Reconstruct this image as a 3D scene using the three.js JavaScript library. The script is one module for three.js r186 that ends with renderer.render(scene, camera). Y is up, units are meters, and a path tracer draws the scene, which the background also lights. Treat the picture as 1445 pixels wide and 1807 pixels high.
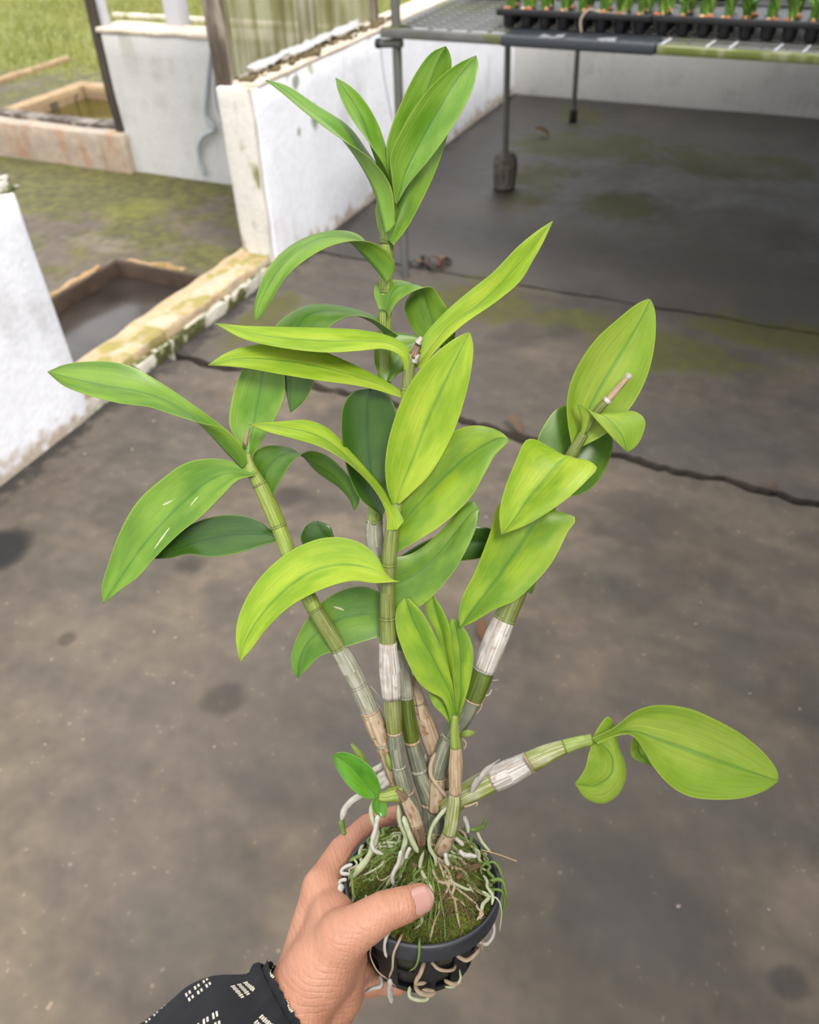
import * as THREE from 'three';
import { mergeGeometries, mergeVertices, toCreasedNormals } from 'three/addons/utils/BufferGeometryUtils.js';
import { MarchingCubes } from 'three/addons/objects/MarchingCubes.js';

// ---------------------------------------------------------------- camera, sky, sun, exposure
const scene = new THREE.Scene();
const FOCAL = 1446, W = 1445, H = 1807;
const camera = new THREE.PerspectiveCamera(2 * Math.atan(H / 2 / FOCAL) * 180 / Math.PI, W / H, 0.02, 200);
camera.position.set(0, 1.45, 0);
camera.rotation.order = 'YXZ';
camera.rotation.set(-40.5 * Math.PI / 180, 26.17 * Math.PI / 180, -2.37 * Math.PI / 180);
camera.focus = 0.53;
camera.userData.fStop = 9;
camera.updateMatrixWorld(true);
scene.add(camera);

const renderer = new THREE.WebGLRenderer({ antialias: true });
renderer.toneMapping = THREE.LinearToneMapping;
renderer.toneMappingExposure = 2.2;
renderer.shadowMap.enabled = true;
renderer.shadowMap.type = THREE.PCFSoftShadowMap;

// even overcast sky: brightest overhead, a third of that at the horizon
{
  const w = 64, h = 32, d = new Float32Array(w * h * 4);
  for (let y = 0; y < h; y++) for (let x = 0; x < w; x++) {
    const el = ((y + 0.5) / h - 0.5) * Math.PI, s = Math.max(0, Math.sin(el)), L = el < 0 ? 0.34 : (1 + 2 * s) / 3;
    d.set([L * 0.985, L * 0.995, L * 1.03, 1], (y * w + x) * 4);
  }
  const t = new THREE.DataTexture(d, w, h, THREE.RGBAFormat, THREE.FloatType);
  t.mapping = THREE.EquirectangularReflectionMapping; t.magFilter = THREE.LinearFilter; t.needsUpdate = true;
  scene.background = t; scene.environment = t;
  scene.backgroundIntensity = 1.35; scene.environmentIntensity = 1.35;
}
const sun = new THREE.DirectionalLight(0xfffaf2, 1.85);
sun.position.set(2.45, 6.4, 1.55); sun.target.position.set(-0.6, 0.9, -0.9);
sun.castShadow = true; sun.shadow.radius = 34; sun.shadow.mapSize.set(2048, 2048);
Object.assign(sun.shadow.camera, { left: -6, right: 6, top: 6, bottom: -6, near: 0.1, far: 20 });
scene.add(sun, sun.target);

// ---------------------------------------------------------------- helpers
let seed = 7;
const rnd = () => { seed = (seed * 1664525 + 1013904223) >>> 0; return seed / 4294967296; };
const rr = (a, b) => a + (b - a) * rnd();
const V = (x, y, z) => new THREE.Vector3(x, y, z);
const clamp = (x, a = 0, b = 1) => Math.min(b, Math.max(a, x));
const smooth = (a, b, x) => { const t = clamp((x - a) / (b - a)); return t * t * (3 - 2 * t); };
const mix = (a, b, t) => a + (b - a) * t;
function hash(i, j, k) { let n = Math.imul(i, 374761393) ^ Math.imul(j, 668265263) ^ Math.imul(k, 1274126177); n = Math.imul(n ^ (n >>> 13), 1274126177); return ((n ^ (n >>> 16)) >>> 0) / 4294967296; }
function noise2(x, y, k = 0) {
  const i = Math.floor(x), j = Math.floor(y), fx = x - i, fy = y - j, u = fx * fx * (3 - 2 * fx), v = fy * fy * (3 - 2 * fy);
  return mix(mix(hash(i, j, k), hash(i + 1, j, k), u), mix(hash(i, j + 1, k), hash(i + 1, j + 1, k), u), v);
}
function noise3(x, y, z) { const k = Math.floor(z), f = z - k; return mix(noise2(x, y, k * 7 + 3), noise2(x, y, k * 7 + 10), f * f * (3 - 2 * f)); }
function fbm(x, y, n = 4, k = 0) { let s = 0, a = 0.5, t = 0; for (let o = 0; o < n; o++) { s += a * noise2(x, y, k + o * 17); t += a; a *= 0.5; x *= 2.03; y *= 2.03; } return s / t; }
// a pixel of the 1445 x 1807 frame and a distance along the lens axis give a point of the place
const spot = (px, py, depth) => V((px - W / 2) / FOCAL * depth, -(py - H / 2) / FOCAL * depth, -depth).applyMatrix4(camera.matrixWorld);

function texture(w, h, fn, { color = true, repeat } = {}) {
  const d = new Uint8Array(w * h * 4);
  for (let y = 0; y < h; y++) for (let x = 0; x < w; x++) {
    const c = fn((x + 0.5) / w, (y + 0.5) / h), o = (y * w + x) * 4;
    d[o] = clamp(c[0]) * 255; d[o + 1] = clamp(c[1]) * 255; d[o + 2] = clamp(c[2]) * 255; d[o + 3] = c[3] === undefined ? 255 : clamp(c[3]) * 255;
  }
  const t = new THREE.DataTexture(d, w, h, THREE.RGBAFormat);
  t.magFilter = THREE.LinearFilter; t.minFilter = THREE.LinearMipmapLinearFilter; t.generateMipmaps = true;
  t.wrapS = t.wrapT = THREE.RepeatWrapping;
  if (color) t.colorSpace = THREE.SRGBColorSpace;
  if (repeat) t.repeat.set(...repeat);
  t.needsUpdate = true;
  return t;
}
const rgb = (hex) => [(hex >> 16 & 255) / 255, (hex >> 8 & 255) / 255, (hex & 255) / 255];
const mix3 = (a, b, t) => [mix(a[0], b[0], t), mix(a[1], b[1], t), mix(a[2], b[2], t)];
const mul3 = (a, s) => [a[0] * s, a[1] * s, a[2] * s];
const std = (o) => new THREE.MeshStandardMaterial({ roughness: 0.8, ...o });
const phys = (o) => new THREE.MeshPhysicalMaterial({ roughness: 0.8, ...o });

const taken = {};
const numbered = (n) => { const k = taken[n] = (taken[n] ?? -1) + 1; return k ? n + '_' + String(k).padStart(3, '0') : n; };
const shadowed = (o) => { o.castShadow = o.receiveShadow = true; return o; };
function tag(o, label, category, group, kind) {
  if (label) o.userData.label = label; if (category) o.userData.category = category;
  if (group) o.userData.group = group; if (kind) o.userData.kind = kind;
  return o;
}
function thing(name, at, label, category, group, kind) { const g = new THREE.Group(); g.name = numbered(name); g.position.copy(at); scene.add(g); return tag(g, label, category, group, kind); }
function one(name, geo, mat, label, category, group, kind) { const m = shadowed(new THREE.Mesh(geo, mat)); m.name = numbered(name); scene.add(m); return tag(m, label, category, group, kind); }
// a part; its shape is given in place-wide coordinates and moved under its parent
function part(name, geo, mat, parent, base) {
  if (base) geo.translate(-base.x, -base.y, -base.z);
  const m = shadowed(new THREE.Mesh(geo, mat)); m.name = name; parent.add(m); return m;
}
const merged = (list) => mergeGeometries(list.map((g) => { const q = g.index ? g.toNonIndexed() : g; for (const k of Object.keys(q.attributes)) if (!['position', 'normal', 'uv'].includes(k)) q.deleteAttribute(k); return q; }));
// box with uneven, hand-made faces; uv in metres
function box(x0, x1, y0, y1, z0, z1, { cell = 0.08, amp = 0, freq = 6, round = 0.004 } = {}) {
  const lx = x1 - x0, ly = y1 - y0, lz = z1 - z0, n = (l) => Math.max(3, Math.min(60, Math.ceil(l / cell) + 2));
  const nx = n(lx), ny = n(ly), nz = n(lz);
  const g = new THREE.BoxGeometry(lx, ly, lz, nx, ny, nz), p = g.attributes.position, nn = g.attributes.normal, uv = g.attributes.uv, r = Math.min(round, lx / 3, ly / 3, lz / 3);
  const place = (v, l, k) => { const s = 1 / k, t = v / l + 0.5; if (t < s * 1.01 && t > 1e-4) return -l / 2 + r + (t * k - 1) * 0; if (t > 1 - s * 1.01 && t < 1 - 1e-4) return l / 2 - r; return v; };
  for (let i = 0; i < p.count; i++) {
    let x = place(p.getX(i), lx, nx), y = place(p.getY(i), ly, ny), z = place(p.getZ(i), lz, nz);
    // round the rim
    const ix = clamp(x, -lx / 2 + r, lx / 2 - r), iy = clamp(y, -ly / 2 + r, ly / 2 - r), iz = clamp(z, -lz / 2 + r, lz / 2 - r);
    const d = Math.hypot(x - ix, y - iy, z - iz); if (d > r && d > 0) { const s = r / d; x = ix + (x - ix) * s; y = iy + (y - iy) * s; z = iz + (z - iz) * s; }
    const wx = x + (x0 + x1) / 2, wy = y + (y0 + y1) / 2, wz = z + (z0 + z1) / 2;
    const ax = Math.abs(nn.getX(i)), ay = Math.abs(nn.getY(i));
    uv.setXY(i, ax > 0.5 ? wz : wx, ay > 0.5 ? wz : wy);
    const q = amp ? [noise3(wx * freq, wy * freq, wz * freq) - 0.5, noise3(wx * freq + 40, wy * freq, wz * freq + 9) - 0.5, noise3(wx * freq, wy * freq + 80, wz * freq + 5) - 0.5] : [0, 0, 0];
    p.setXYZ(i, wx + q[0] * amp, wy + q[1] * amp, wz + q[2] * amp);
  }
  g.computeVertexNormals();
  return toCreasedNormals(g, 0.9);
}
function rod(a, b, r, n = 10) {
  const d = b.clone().sub(a), g = new THREE.CylinderGeometry(r, r, d.length(), n);
  g.applyQuaternion(new THREE.Quaternion().setFromUnitVectors(V(0, 1, 0), d.clone().normalize()));
  return g.translate((a.x + b.x) / 2, (a.y + b.y) / 2, (a.z + b.z) / 2);
}
// sweep of a round section along a curve between t0 and t1, with its own radius at every step
function sweep(curve, radius, t0 = 0, t1 = 1, ns = 16, nr = 14, { wobble = 0, cap = true, flat = 1 } = {}) {
  const pts = [], tan = [], L = curve.getLength();
  for (let i = 0; i <= ns; i++) { const t = mix(t0, t1, i / ns); pts.push(curve.getPointAt(clamp(t))); tan.push(curve.getTangentAt(clamp(t))); }
  let nrm = Math.abs(tan[0].y) < 0.9 ? V(0, 1, 0) : V(1, 0, 0);
  nrm.sub(tan[0].clone().multiplyScalar(nrm.dot(tan[0]))).normalize();
  const pos = [], uv = [], idx = [];
  for (let i = 0; i <= ns; i++) {
    nrm.sub(tan[i].clone().multiplyScalar(nrm.dot(tan[i]))).normalize();
    const bi = tan[i].clone().cross(nrm), t = mix(t0, t1, i / ns), R = radius(t, i / ns);
    for (let j = 0; j <= nr; j++) {
      const a = j / nr * Math.PI * 2, w = 1 + (wobble ? wobble * (noise2(Math.cos(a) * 1.7 + 9, Math.sin(a) * 1.7 + t * 9, 5) - 0.5) : 0);
      const q = pts[i].clone().addScaledVector(nrm, Math.cos(a) * R * w).addScaledVector(bi, Math.sin(a) * R * w * flat);
      pos.push(q.x, q.y, q.z); uv.push(j / nr, t * L);
    }
  }
  for (let i = 0; i < ns; i++) for (let j = 0; j < nr; j++) { const a = i * (nr + 1) + j, b = a + nr + 1; idx.push(a, a + 1, b, b, a + 1, b + 1); }
  if (cap) for (const [row, s] of [[0, 1], [ns, -1]]) {
    const c = pos.length / 3; pos.push(pts[row].x, pts[row].y, pts[row].z); uv.push(0.5, mix(t0, t1, row / ns) * L);
    for (let j = 0; j < nr; j++) { const a = row * (nr + 1) + j; if (s > 0) idx.push(c, a + 1, a); else idx.push(c, a, a + 1); }
  }
  const g = new THREE.BufferGeometry();
  g.setAttribute('position', new THREE.Float32BufferAttribute(pos, 3)); g.setAttribute('uv', new THREE.Float32BufferAttribute(uv, 2)); g.setIndex(idx); g.computeVertexNormals();
  // close the seam in the normals
  const nn = g.attributes.normal;
  for (let i = 0; i <= ns; i++) { const a = i * (nr + 1), b = a + nr, s = V(nn.getX(a) + nn.getX(b), nn.getY(a) + nn.getY(b), nn.getZ(a) + nn.getZ(b)).normalize(); nn.setXYZ(a, s.x, s.y, s.z); nn.setXYZ(b, s.x, s.y, s.z); }
  return g;
}
const spline = (pts) => new THREE.CatmullRomCurve3(pts, false, 'centripetal');

// ---------------------------------------------------------------- materials of the place
// floor: moist, trodden concrete; moss and stains lie where the photograph shows them (x, z in metres)
const FX0 = -2.0, FX1 = 2.6, FZ0 = -5.8, FZ1 = 0.3;
const mossSpots = [[-1.15, -4.75, 0.55, 0.32], [-0.35, -4.7, 0.6, 0.3], [-1.0, -2.78, 0.32, 0.2], [-1.32, -5.35, 0.2, 0.3], [-0.75, -3.95, 0.3, 0.25], [-1.2, -4.1, 0.22, 0.4], [-0.25, -2.65, 0.4, 0.15], [0.1, -2.9, 0.4, 0.15], [-0.6, -2.75, 0.3, 0.12], [-1.75, -2.3, 0.1, 0.3]];
const darkSpots = [[-1.69, -0.97, 0.07], [-1.30, -0.80, 0.025], [-0.86, -0.80, 0.05], [-1.36, -1.42, 0.05], [-1.18, -1.12, 0.05], [0.30, -0.7, 0.03], [-1.1, -1.45, 0.05]];
function floorAt(x, z) {
  const big = fbm(x * 1.3 + 3, z * 1.3, 4, 1), mid = fbm(x * 6, z * 6, 4, 2), fine = fbm(x * 34, z * 34, 3, 3), streak = fbm(x * 3.2, z * 17, 3, 4);
  let c = mix3([0.290, 0.264, 0.232], [0.380, 0.342, 0.292], smooth(0.34, 0.66, big * 0.5 + mid * 0.5));
  c = mix3(c, [0.31, 0.282, 0.265], 0.45 * smooth(0.52, 0.72, fbm(x * 2.1 + 20, z * 2.1, 3, 9)));
  c = mix3(c, [0.30, 0.285, 0.255], 0.4 * smooth(0.45, 0.7, fbm(x * 2.7 + 50, z * 2.7, 3, 19)));
  c = mul3(c, 0.76 + 0.26 * fine + 0.24 * streak);
  c = mul3(c, 1 - 0.13 * smooth(0.56, 0.72, fbm(x * 4.1 + 90, z * 4.1, 4, 29)));
  const dampShade = z < -2.96 ? 1 : z < -1.98 ? 0.45 : 0.22 * smooth(0.5, 0.7, fbm(x * 1.5 + 31, z * 2.6, 4, 15)); // wet patches near; shade of the far floor painted into the farther slabs
  c = mix3(c, mul3([0.225, 0.217, 0.212], 0.8 + 0.4 * mid), dampShade * 0.75);
  let m = -0.6;
  for (const [mx, mz, rx, rz] of mossSpots) m = Math.max(m, 1 - Math.hypot((x - mx) / rx, (z - mz) / rz));
  const mm = smooth(0.02, 0.5, m + (mid - 0.5) * 0.9 + (fine - 0.5) * 0.5) * 0.75;
  c = mix3(c, mix3([0.235, 0.235, 0.11], [0.30, 0.31, 0.10], fine), mm);
  for (const [dx, dz, r] of darkSpots) { const d = Math.hypot(x - dx, (z - dz)) / r; c = mul3(c, 1 - (r > 0.06 ? 0.72 : 0.28) * smooth(1.25, 0.6, d + (mid - 0.5) * 1.2)); }
  const edge = x + 1.9; // grime swept against the wall
  c = mix3(c, [0.11, 0.105, 0.1], 0.75 * smooth(0.075, 0.01, edge + (fine - 0.5) * 0.09 + (mid - 0.5) * 0.06));
  if (fine > 0.62 && hash(Math.floor(x * 260), Math.floor(z * 260), 5) > 0.985) c = mul3(c, 1.35);
  return [c, dampShade, mm, mid, fine];
}
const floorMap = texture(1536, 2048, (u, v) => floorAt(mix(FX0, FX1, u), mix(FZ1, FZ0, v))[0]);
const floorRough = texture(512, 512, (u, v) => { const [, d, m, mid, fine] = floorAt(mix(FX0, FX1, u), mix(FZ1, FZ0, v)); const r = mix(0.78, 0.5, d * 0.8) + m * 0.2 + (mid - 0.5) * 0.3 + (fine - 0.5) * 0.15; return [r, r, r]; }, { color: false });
const floorBump = texture(1024, 1024, (u, v) => { const b = 0.6 * fbm(u * 30, v * 30, 3, 41) + 0.4 * fbm(u * 170, v * 170, 3, 44); return [b, b, b]; }, { color: false });
for (const t of [floorMap, floorRough]) t.wrapS = t.wrapT = THREE.MirroredRepeatWrapping;
floorBump.repeat.set(2, 2);
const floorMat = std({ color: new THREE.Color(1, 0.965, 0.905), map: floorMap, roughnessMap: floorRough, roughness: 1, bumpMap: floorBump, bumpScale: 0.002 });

// limewashed walls: clean paint, grey dirt, algae where it grows
function paint(u, v, base, dirt, amount, k) {
  const n = fbm(u * 5, v * 5, 5, k), f = fbm(u * 60, v * 60, 3, k + 7), run = fbm(u * 26, v * 2.2, 3, k + 11);
  let c = mix3(base, dirt, amount * smooth(0.5, 0.78, n * 0.65 + run * 0.35));
  return mul3(c, 0.95 + 0.07 * f);
}
const wallBump = texture(512, 512, (u, v) => { const b = 0.5 * fbm(u * 12, v * 12, 3, 61) + 0.5 * fbm(u * 80, v * 80, 3, 63); return [b, b, b]; }, { color: false });
const WS = 0.25; // wall textures cover 4 m
const whiteMap = texture(1024, 1024, (u, v) => {
  const z = u / WS - 6, y = v / WS, f = fbm(u * 120, v * 120, 4, 31), g = fbm(u * 24, v * 24, 4, 33);
  let c = paint(u * 4, v * 4, [0.885, 0.89, 0.915], [0.77, 0.77, 0.78], 0.7, 21);
  // dirt splashed along the foot and the flaking top
  c = mix3(c, [0.62, 0.55, 0.47], 0.8 * smooth(0.06, 0.0, y + (f - 0.5) * 0.12 + (g - 0.5) * 0.08));
  c = mix3(c, [0.42, 0.43, 0.22], 0.55 * smooth(0.66, 0.72, y + (f - 0.5) * 0.12) * smooth(0.45, 0.7, fbm(u * 50 + 7, v * 6, 3, 35)));
  for (const [mz, my, rz, ry] of [[-3.02, 0.655, 0.035, 0.03], [-3.13, 0.505, 0.03, 0.06], [-3.0, 0.48, 0.016, 0.03]]) c = mix3(c, [0.42, 0.44, 0.36], 0.75 * smooth(1.1, 0.35, Math.hypot((z - mz) / rz, (y - my) / ry) + (f - 0.5) * 1.3));
  return c;
});
whiteMap.repeat.set(WS, WS); whiteMap.offset.set(6 * WS, 0);
const whiteMat = std({ map: whiteMap, bumpMap: wallBump, bumpScale: 0.002, roughness: 0.85 });
const jambMap = texture(512, 512, (u, v) => {
  const f = fbm(u * 30, v * 20, 4, 71), g = fbm(u * 12, v * 5, 4, 73);
  let c = paint(u * 3, v * 3, [0.80, 0.785, 0.75], [0.62, 0.59, 0.52], 0.9, 75);
  return mix3(c, mix3([0.25, 0.27, 0.12], [0.5, 0.5, 0.26], f), 0.85 * smooth(0.5, 0.62, g * 0.65 + f * 0.35));
});
jambMap.repeat.set(0.8, 0.8);
const jambMat = std({ map: jambMap, bumpMap: wallBump, bumpScale: 0.003 });
const sillMap = texture(512, 512, (u, v) => {
  const f = fbm(u * 40, v * 40, 4, 81), g = fbm(u * 7, v * 7, 4, 83);
  let c = mix3([0.76, 0.65, 0.51], [0.76, 0.70, 0.60], smooth(0.35, 0.65, g));
  c = mix3(c, [0.55, 0.52, 0.26], 0.85 * smooth(0.52, 0.66, fbm(u * 6 + 9, v * 6, 4, 85) * 0.6 + f * 0.4));
  return mul3(c, 0.78 + 0.2 * f);
});
const sillMat = std({ map: sillMap, bumpMap: wallBump, bumpScale: 0.004, roughness: 0.9 });
const copingMap = texture(256, 256, (u, v) => mul3(mix3([0.80, 0.73, 0.64], [0.82, 0.78, 0.73], fbm(u * 6, v * 6, 4, 87)), 0.86 + 0.2 * fbm(u * 50, v * 50, 3, 89)));
copingMap.repeat.set(2, 2);
const copingMat = std({ map: copingMap, roughness: 0.9, bumpMap: wallBump, bumpScale: 0.003 });
const mossyMap = texture(512, 512, (u, v) => {
  const f = fbm(u * 38, v * 38, 4, 91), g = fbm(u * 7, v * 7, 4, 93);
  return mix3(mix3([0.20, 0.20, 0.10], [0.34, 0.36, 0.15], f), mul3([0.72, 0.70, 0.65], 0.8 + 0.3 * f), smooth(0.40, 0.54, g * 0.6 + f * 0.4));
});
mossyMap.repeat.set(1, 1);
const mossyMat = std({ map: mossyMap, bumpMap: wallBump, bumpScale: 0.006, roughness: 0.95 });
const greyMap = texture(512, 512, (u, v) => {
  let c = paint(u * 2.5, v * 2.5, [0.76, 0.755, 0.74], [0.66, 0.65, 0.63], 0.6, 101);
  return mix3(c, [0.52, 0.5, 0.45], 0.5 * smooth(0.6, 0.75, fbm(u * 24, v * 2, 3, 104)) * smooth(0.35, 0.7, v));
});
greyMap.repeat.set(0.5, 0.9);
const greyMat = std({ color: new THREE.Color(0.95, 0.95, 0.95), map: greyMap, bumpMap: wallBump, bumpScale: 0.002 });
const pinkMap = texture(512, 256, (u, v) => {
  const f = fbm(u * 30, v * 30, 4, 111);
  let c = mix3([0.64, 0.57, 0.50], [0.58, 0.55, 0.50], fbm(u * 6, v * 6, 3, 113));
  c = mix3(c, [0.62, 0.47, 0.36], 0.7 * smooth(0.5, 0.75, fbm(u * 14, v * 2.5, 4, 115)));
  return mul3(c, 0.88 + 0.2 * f);
});
const pinkMat = std({ map: pinkMap, bumpMap: wallBump, bumpScale: 0.004 });
const tanMat = std({ map: texture(256, 256, (u, v) => mul3([0.58, 0.49, 0.37], 0.8 + 0.35 * fbm(u * 14, v * 14, 4, 121))), roughness: 0.9 });
// yard: wet cement under algae, lawn beyond
function yardAt(x, z) {
  const f = fbm(x * 30, z * 30, 4, 131), g = fbm(x * 3.2, z * 3.2, 4, 133), m = fbm(x * 8, z * 8, 4, 135);
  let c = mix3([0.30, 0.265, 0.22], [0.40, 0.36, 0.30], g);
  c = mix3(c, mix3([0.24, 0.235, 0.08], [0.36, 0.36, 0.12], f), 0.85 * smooth(0.36, 0.6, g * 0.5 + m * 0.5 - 0.05 + 0.12 * smooth(-2.6, -3.4, z)));
  c = mix3(c, [0.42, 0.43, 0.10], 0.6 * smooth(1, 0.3, Math.hypot((x + 2.95) / 0.22, (z + 3.1) / 0.2) + (m - 0.5)));
  c = mix3(c, [0.45, 0.41, 0.37], 0.6 * smooth(1, 0.4, Math.hypot((x + 2.85) / 0.25, (z + 2.72) / 0.1) + (m - 0.5) * 1.2));
  const lawn = smooth(-4.9, -5.6, z + (x + 5.5) * 0.35 + (m - 0.5) * 1.2);
  c = mix3(c, mix3([0.34, 0.37, 0.10], [0.48, 0.48, 0.18], f), lawn);
  return mul3(c, 0.85 + 0.3 * f);
}
const YX0 = -10, YX1 = -1.9, YZ0 = -10, YZ1 = 0.5;
const yardMap = texture(1536, 1536, (u, v) => yardAt(mix(YX0, YX1, u), mix(YZ1, YZ0, v)));
yardMap.wrapS = yardMap.wrapT = THREE.MirroredRepeatWrapping;
const yardMat = std({ color: new THREE.Color(0.85, 0.85, 0.85), map: yardMap, bumpMap: floorBump, bumpScale: 0.004, roughness: 0.75 });
const woodMap = texture(128, 512, (u, v) => { const g = fbm(u * 18, v * 5, 4, 141); return mix3([0.30, 0.26, 0.22], [0.68, 0.64, 0.58], smooth(0.3, 0.75, g * 0.7 + 0.3 * fbm(u * 60, v * 9, 3, 143))); });
const woodMat = std({ map: woodMap, roughness: 0.9, bumpMap: wallBump, bumpScale: 0.002 });
const darkWoodMat = std({ map: texture(128, 512, (u, v) => mix3([0.14, 0.12, 0.10], [0.36, 0.32, 0.27], fbm(u * 16, v * 8, 4, 145))), roughness: 0.9 });
const columnMat = std({ color: 0xb9babf, roughness: 0.7, bumpMap: wallBump, bumpScale: 0.001 });
const steelMap = texture(256, 256, (u, v) => { const f = fbm(u * 20, v * 20, 4, 151); return mix3(mix3([0.32, 0.32, 0.31], [0.44, 0.44, 0.43], f), [0.34, 0.36, 0.20], 0.8 * smooth(0.52, 0.66, fbm(u * 7, v * 7, 4, 153))); });
const steelMat = std({ map: steelMap, metalness: 0.25, roughness: 0.55 });
const blackPlastic = std({ map: texture(128, 128, (u, v) => mul3([0.075, 0.077, 0.085], 0.8 + 0.5 * fbm(u * 20, v * 20, 3, 157))), roughness: 0.45 });
const matCloth = std({ map: texture(128, 128, (u, v) => mul3([0.16, 0.16, 0.165], 0.7 + 0.6 * fbm(u * 30, v * 30, 3, 159))), roughness: 0.95 });
const waterMat = phys({ roughness: 0.22, map: texture(256, 256, (u, v) => mix3([0.27, 0.245, 0.225], [0.15, 0.13, 0.115], fbm(u * 8, v * 8, 4, 161))) });
const pondMat = phys({ roughness: 0.1, map: texture(256, 256, (u, v) => mix3([0.23, 0.21, 0.04], [0.36, 0.34, 0.10], fbm(u * 6, v * 6, 4, 163))) });

// ---------------------------------------------------------------- floor: three cast slabs with broken joints
{
  const g = thing('floor', V(0, 0, 0), 'dark moist concrete floor of three slabs with broken joints and moss', 'floor', null, 'structure');
  const wob = (x, k, a) => (fbm(x * 7, k * 3.1, 3, 200) - 0.5) * a + (fbm(x * 40, k, 2, 203) - 0.5) * a * 0.45;
  const joints = [[1.6, 1.6, 0], [-1.962, -1.992, 0.07], [-2.955, -2.965, 0.03], [-5.75, -5.75, 0]];
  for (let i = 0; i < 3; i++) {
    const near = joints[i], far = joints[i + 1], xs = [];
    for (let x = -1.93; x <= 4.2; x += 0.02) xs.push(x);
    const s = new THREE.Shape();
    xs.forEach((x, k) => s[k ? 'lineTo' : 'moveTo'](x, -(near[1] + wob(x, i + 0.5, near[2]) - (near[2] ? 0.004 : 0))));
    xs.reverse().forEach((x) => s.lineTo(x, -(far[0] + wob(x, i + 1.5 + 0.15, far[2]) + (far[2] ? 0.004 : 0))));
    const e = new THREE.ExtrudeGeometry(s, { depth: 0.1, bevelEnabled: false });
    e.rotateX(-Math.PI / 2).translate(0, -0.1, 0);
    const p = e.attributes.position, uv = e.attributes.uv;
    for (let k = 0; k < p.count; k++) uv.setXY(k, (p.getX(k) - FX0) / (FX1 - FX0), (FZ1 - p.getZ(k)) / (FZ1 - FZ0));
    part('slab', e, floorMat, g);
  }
  part('bedding', box(-1.95, 4.2, -0.2, -0.035, -5.8, 1.6, { cell: 0.5 }), std({ color: 0x1c1a18, roughness: 0.95 }), g);
}
// ---------------------------------------------------------------- walls round the shed
one('wall_left', box(-2.03, -1.9, -0.1, 0.71, -1.57, 1.6, { cell: 0.045, amp: 0.012, freq: 5, round: 0.012 }), whiteMat, 'bright white low wall left of the doorway', 'wall', null, 'structure');
{
  const g = thing('wall_left', V(0, 0, 0), 'white low wall running from the doorway to the far corner', 'wall', null, 'structure');
  part('wall_face', box(-2.03, -1.9, -0.1, 0.7, -5.82, -2.72, { cell: 0.05, amp: 0.010, freq: 5, round: 0.008 }), whiteMat, g);
  part('end_face', box(-2.045, -1.906, -0.02, 0.708, -2.725, -2.69, { cell: 0.03, amp: 0.012, freq: 9, round: 0.01 }), jambMat, g);
  part('coping', box(-2.05, -1.898, 0.695, 0.715, -5.7, -2.75, { cell: 0.04, amp: 0.006, freq: 9, round: 0.006 }), copingMat, g);
}
one('wall_back', box(-2.03, 4.2, -0.1, 0.72, -5.85, -5.69, { cell: 0.08, amp: 0.014, freq: 4, round: 0.01 }), std({ map: greyMap, color: 0xffffff, bumpMap: wallBump, bumpScale: 0.002 }), 'pale grey plaster wall behind the bench', 'wall', null, 'structure');
// unseen roof sheet, added to take sky and sun from the right floor
{
  const pos = [], idx = [], n = 160;
  for (let k = 0; k < 2; k++) for (let i = 0; i <= n; i++) for (let j = 0; j < 2; j++) pos.push(0.9 + i / n * 3.3, 2.6 + 0.25 * i / n + 0.018 * Math.sin(i * 1.3) + k * 0.004, j ? 1.6 : -6.4);
  for (let k = 0; k < 2; k++) for (let i = 0; i < n; i++) { const a = k * (n + 1) * 2 + i * 2; idx.push(...(k ? [a, a + 1, a + 2, a + 1, a + 3, a + 2] : [a, a + 2, a + 1, a + 1, a + 2, a + 3])); }
  const g = new THREE.BufferGeometry(); g.setAttribute('position', new THREE.Float32BufferAttribute(pos, 3)); g.setIndex(idx); g.computeVertexNormals();
  one('added_roof', g, std({ color: 0x8c8f92, roughness: 0.6, metalness: 0.2, side: THREE.DoubleSide }), 'added unseen corrugated sheet that shades the right side of the floor', 'roof', null, 'structure');
  one('wall_right', box(4.2, 4.35, -0.1, 3.1, -6.4, 1.6, { cell: 0.5 }), greyMat, 'grey plastered wall on the far right of the shed', 'wall', null, 'structure');
}
{
  const g = thing('trim_1', V(0, 0, 0), 'weathered doorway sill with yellow algae on top', 'sill', null, 'structure');
  part('sill_top', box(-2.07, -1.915, 0.03, 0.085, -2.72, -1.50, { cell: 0.03, amp: 0.014, freq: 12, round: 0.01 }), sillMat, g);
  part('sill_face', box(-2.05, -1.9, -0.08, 0.05, -2.72, -1.50, { cell: 0.03, amp: 0.008, freq: 8, round: 0.008 }), mossyMat, g);
}
// moss and crumbs on the top of the near wall
one('moss_cushion', (() => { const g = new THREE.SphereGeometry(1, 28, 18), p = g.attributes.position; for (let i = 0; i < p.count; i++) { const x = p.getX(i), y = p.getY(i), z = p.getZ(i), n = 0.75 + 0.6 * noise3(x * 3 + 5, y * 3, z * 3 + 8); p.setXYZ(i, -1.975 + x * 0.06 * n, 0.713 + Math.max(-0.2, y) * 0.035 * n, -1.53 + z * 0.085 * n); } g.computeVertexNormals(); return g; })(), mossyMat, 'mossy weathered crust on the end of the near white wall', 'moss');

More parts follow.
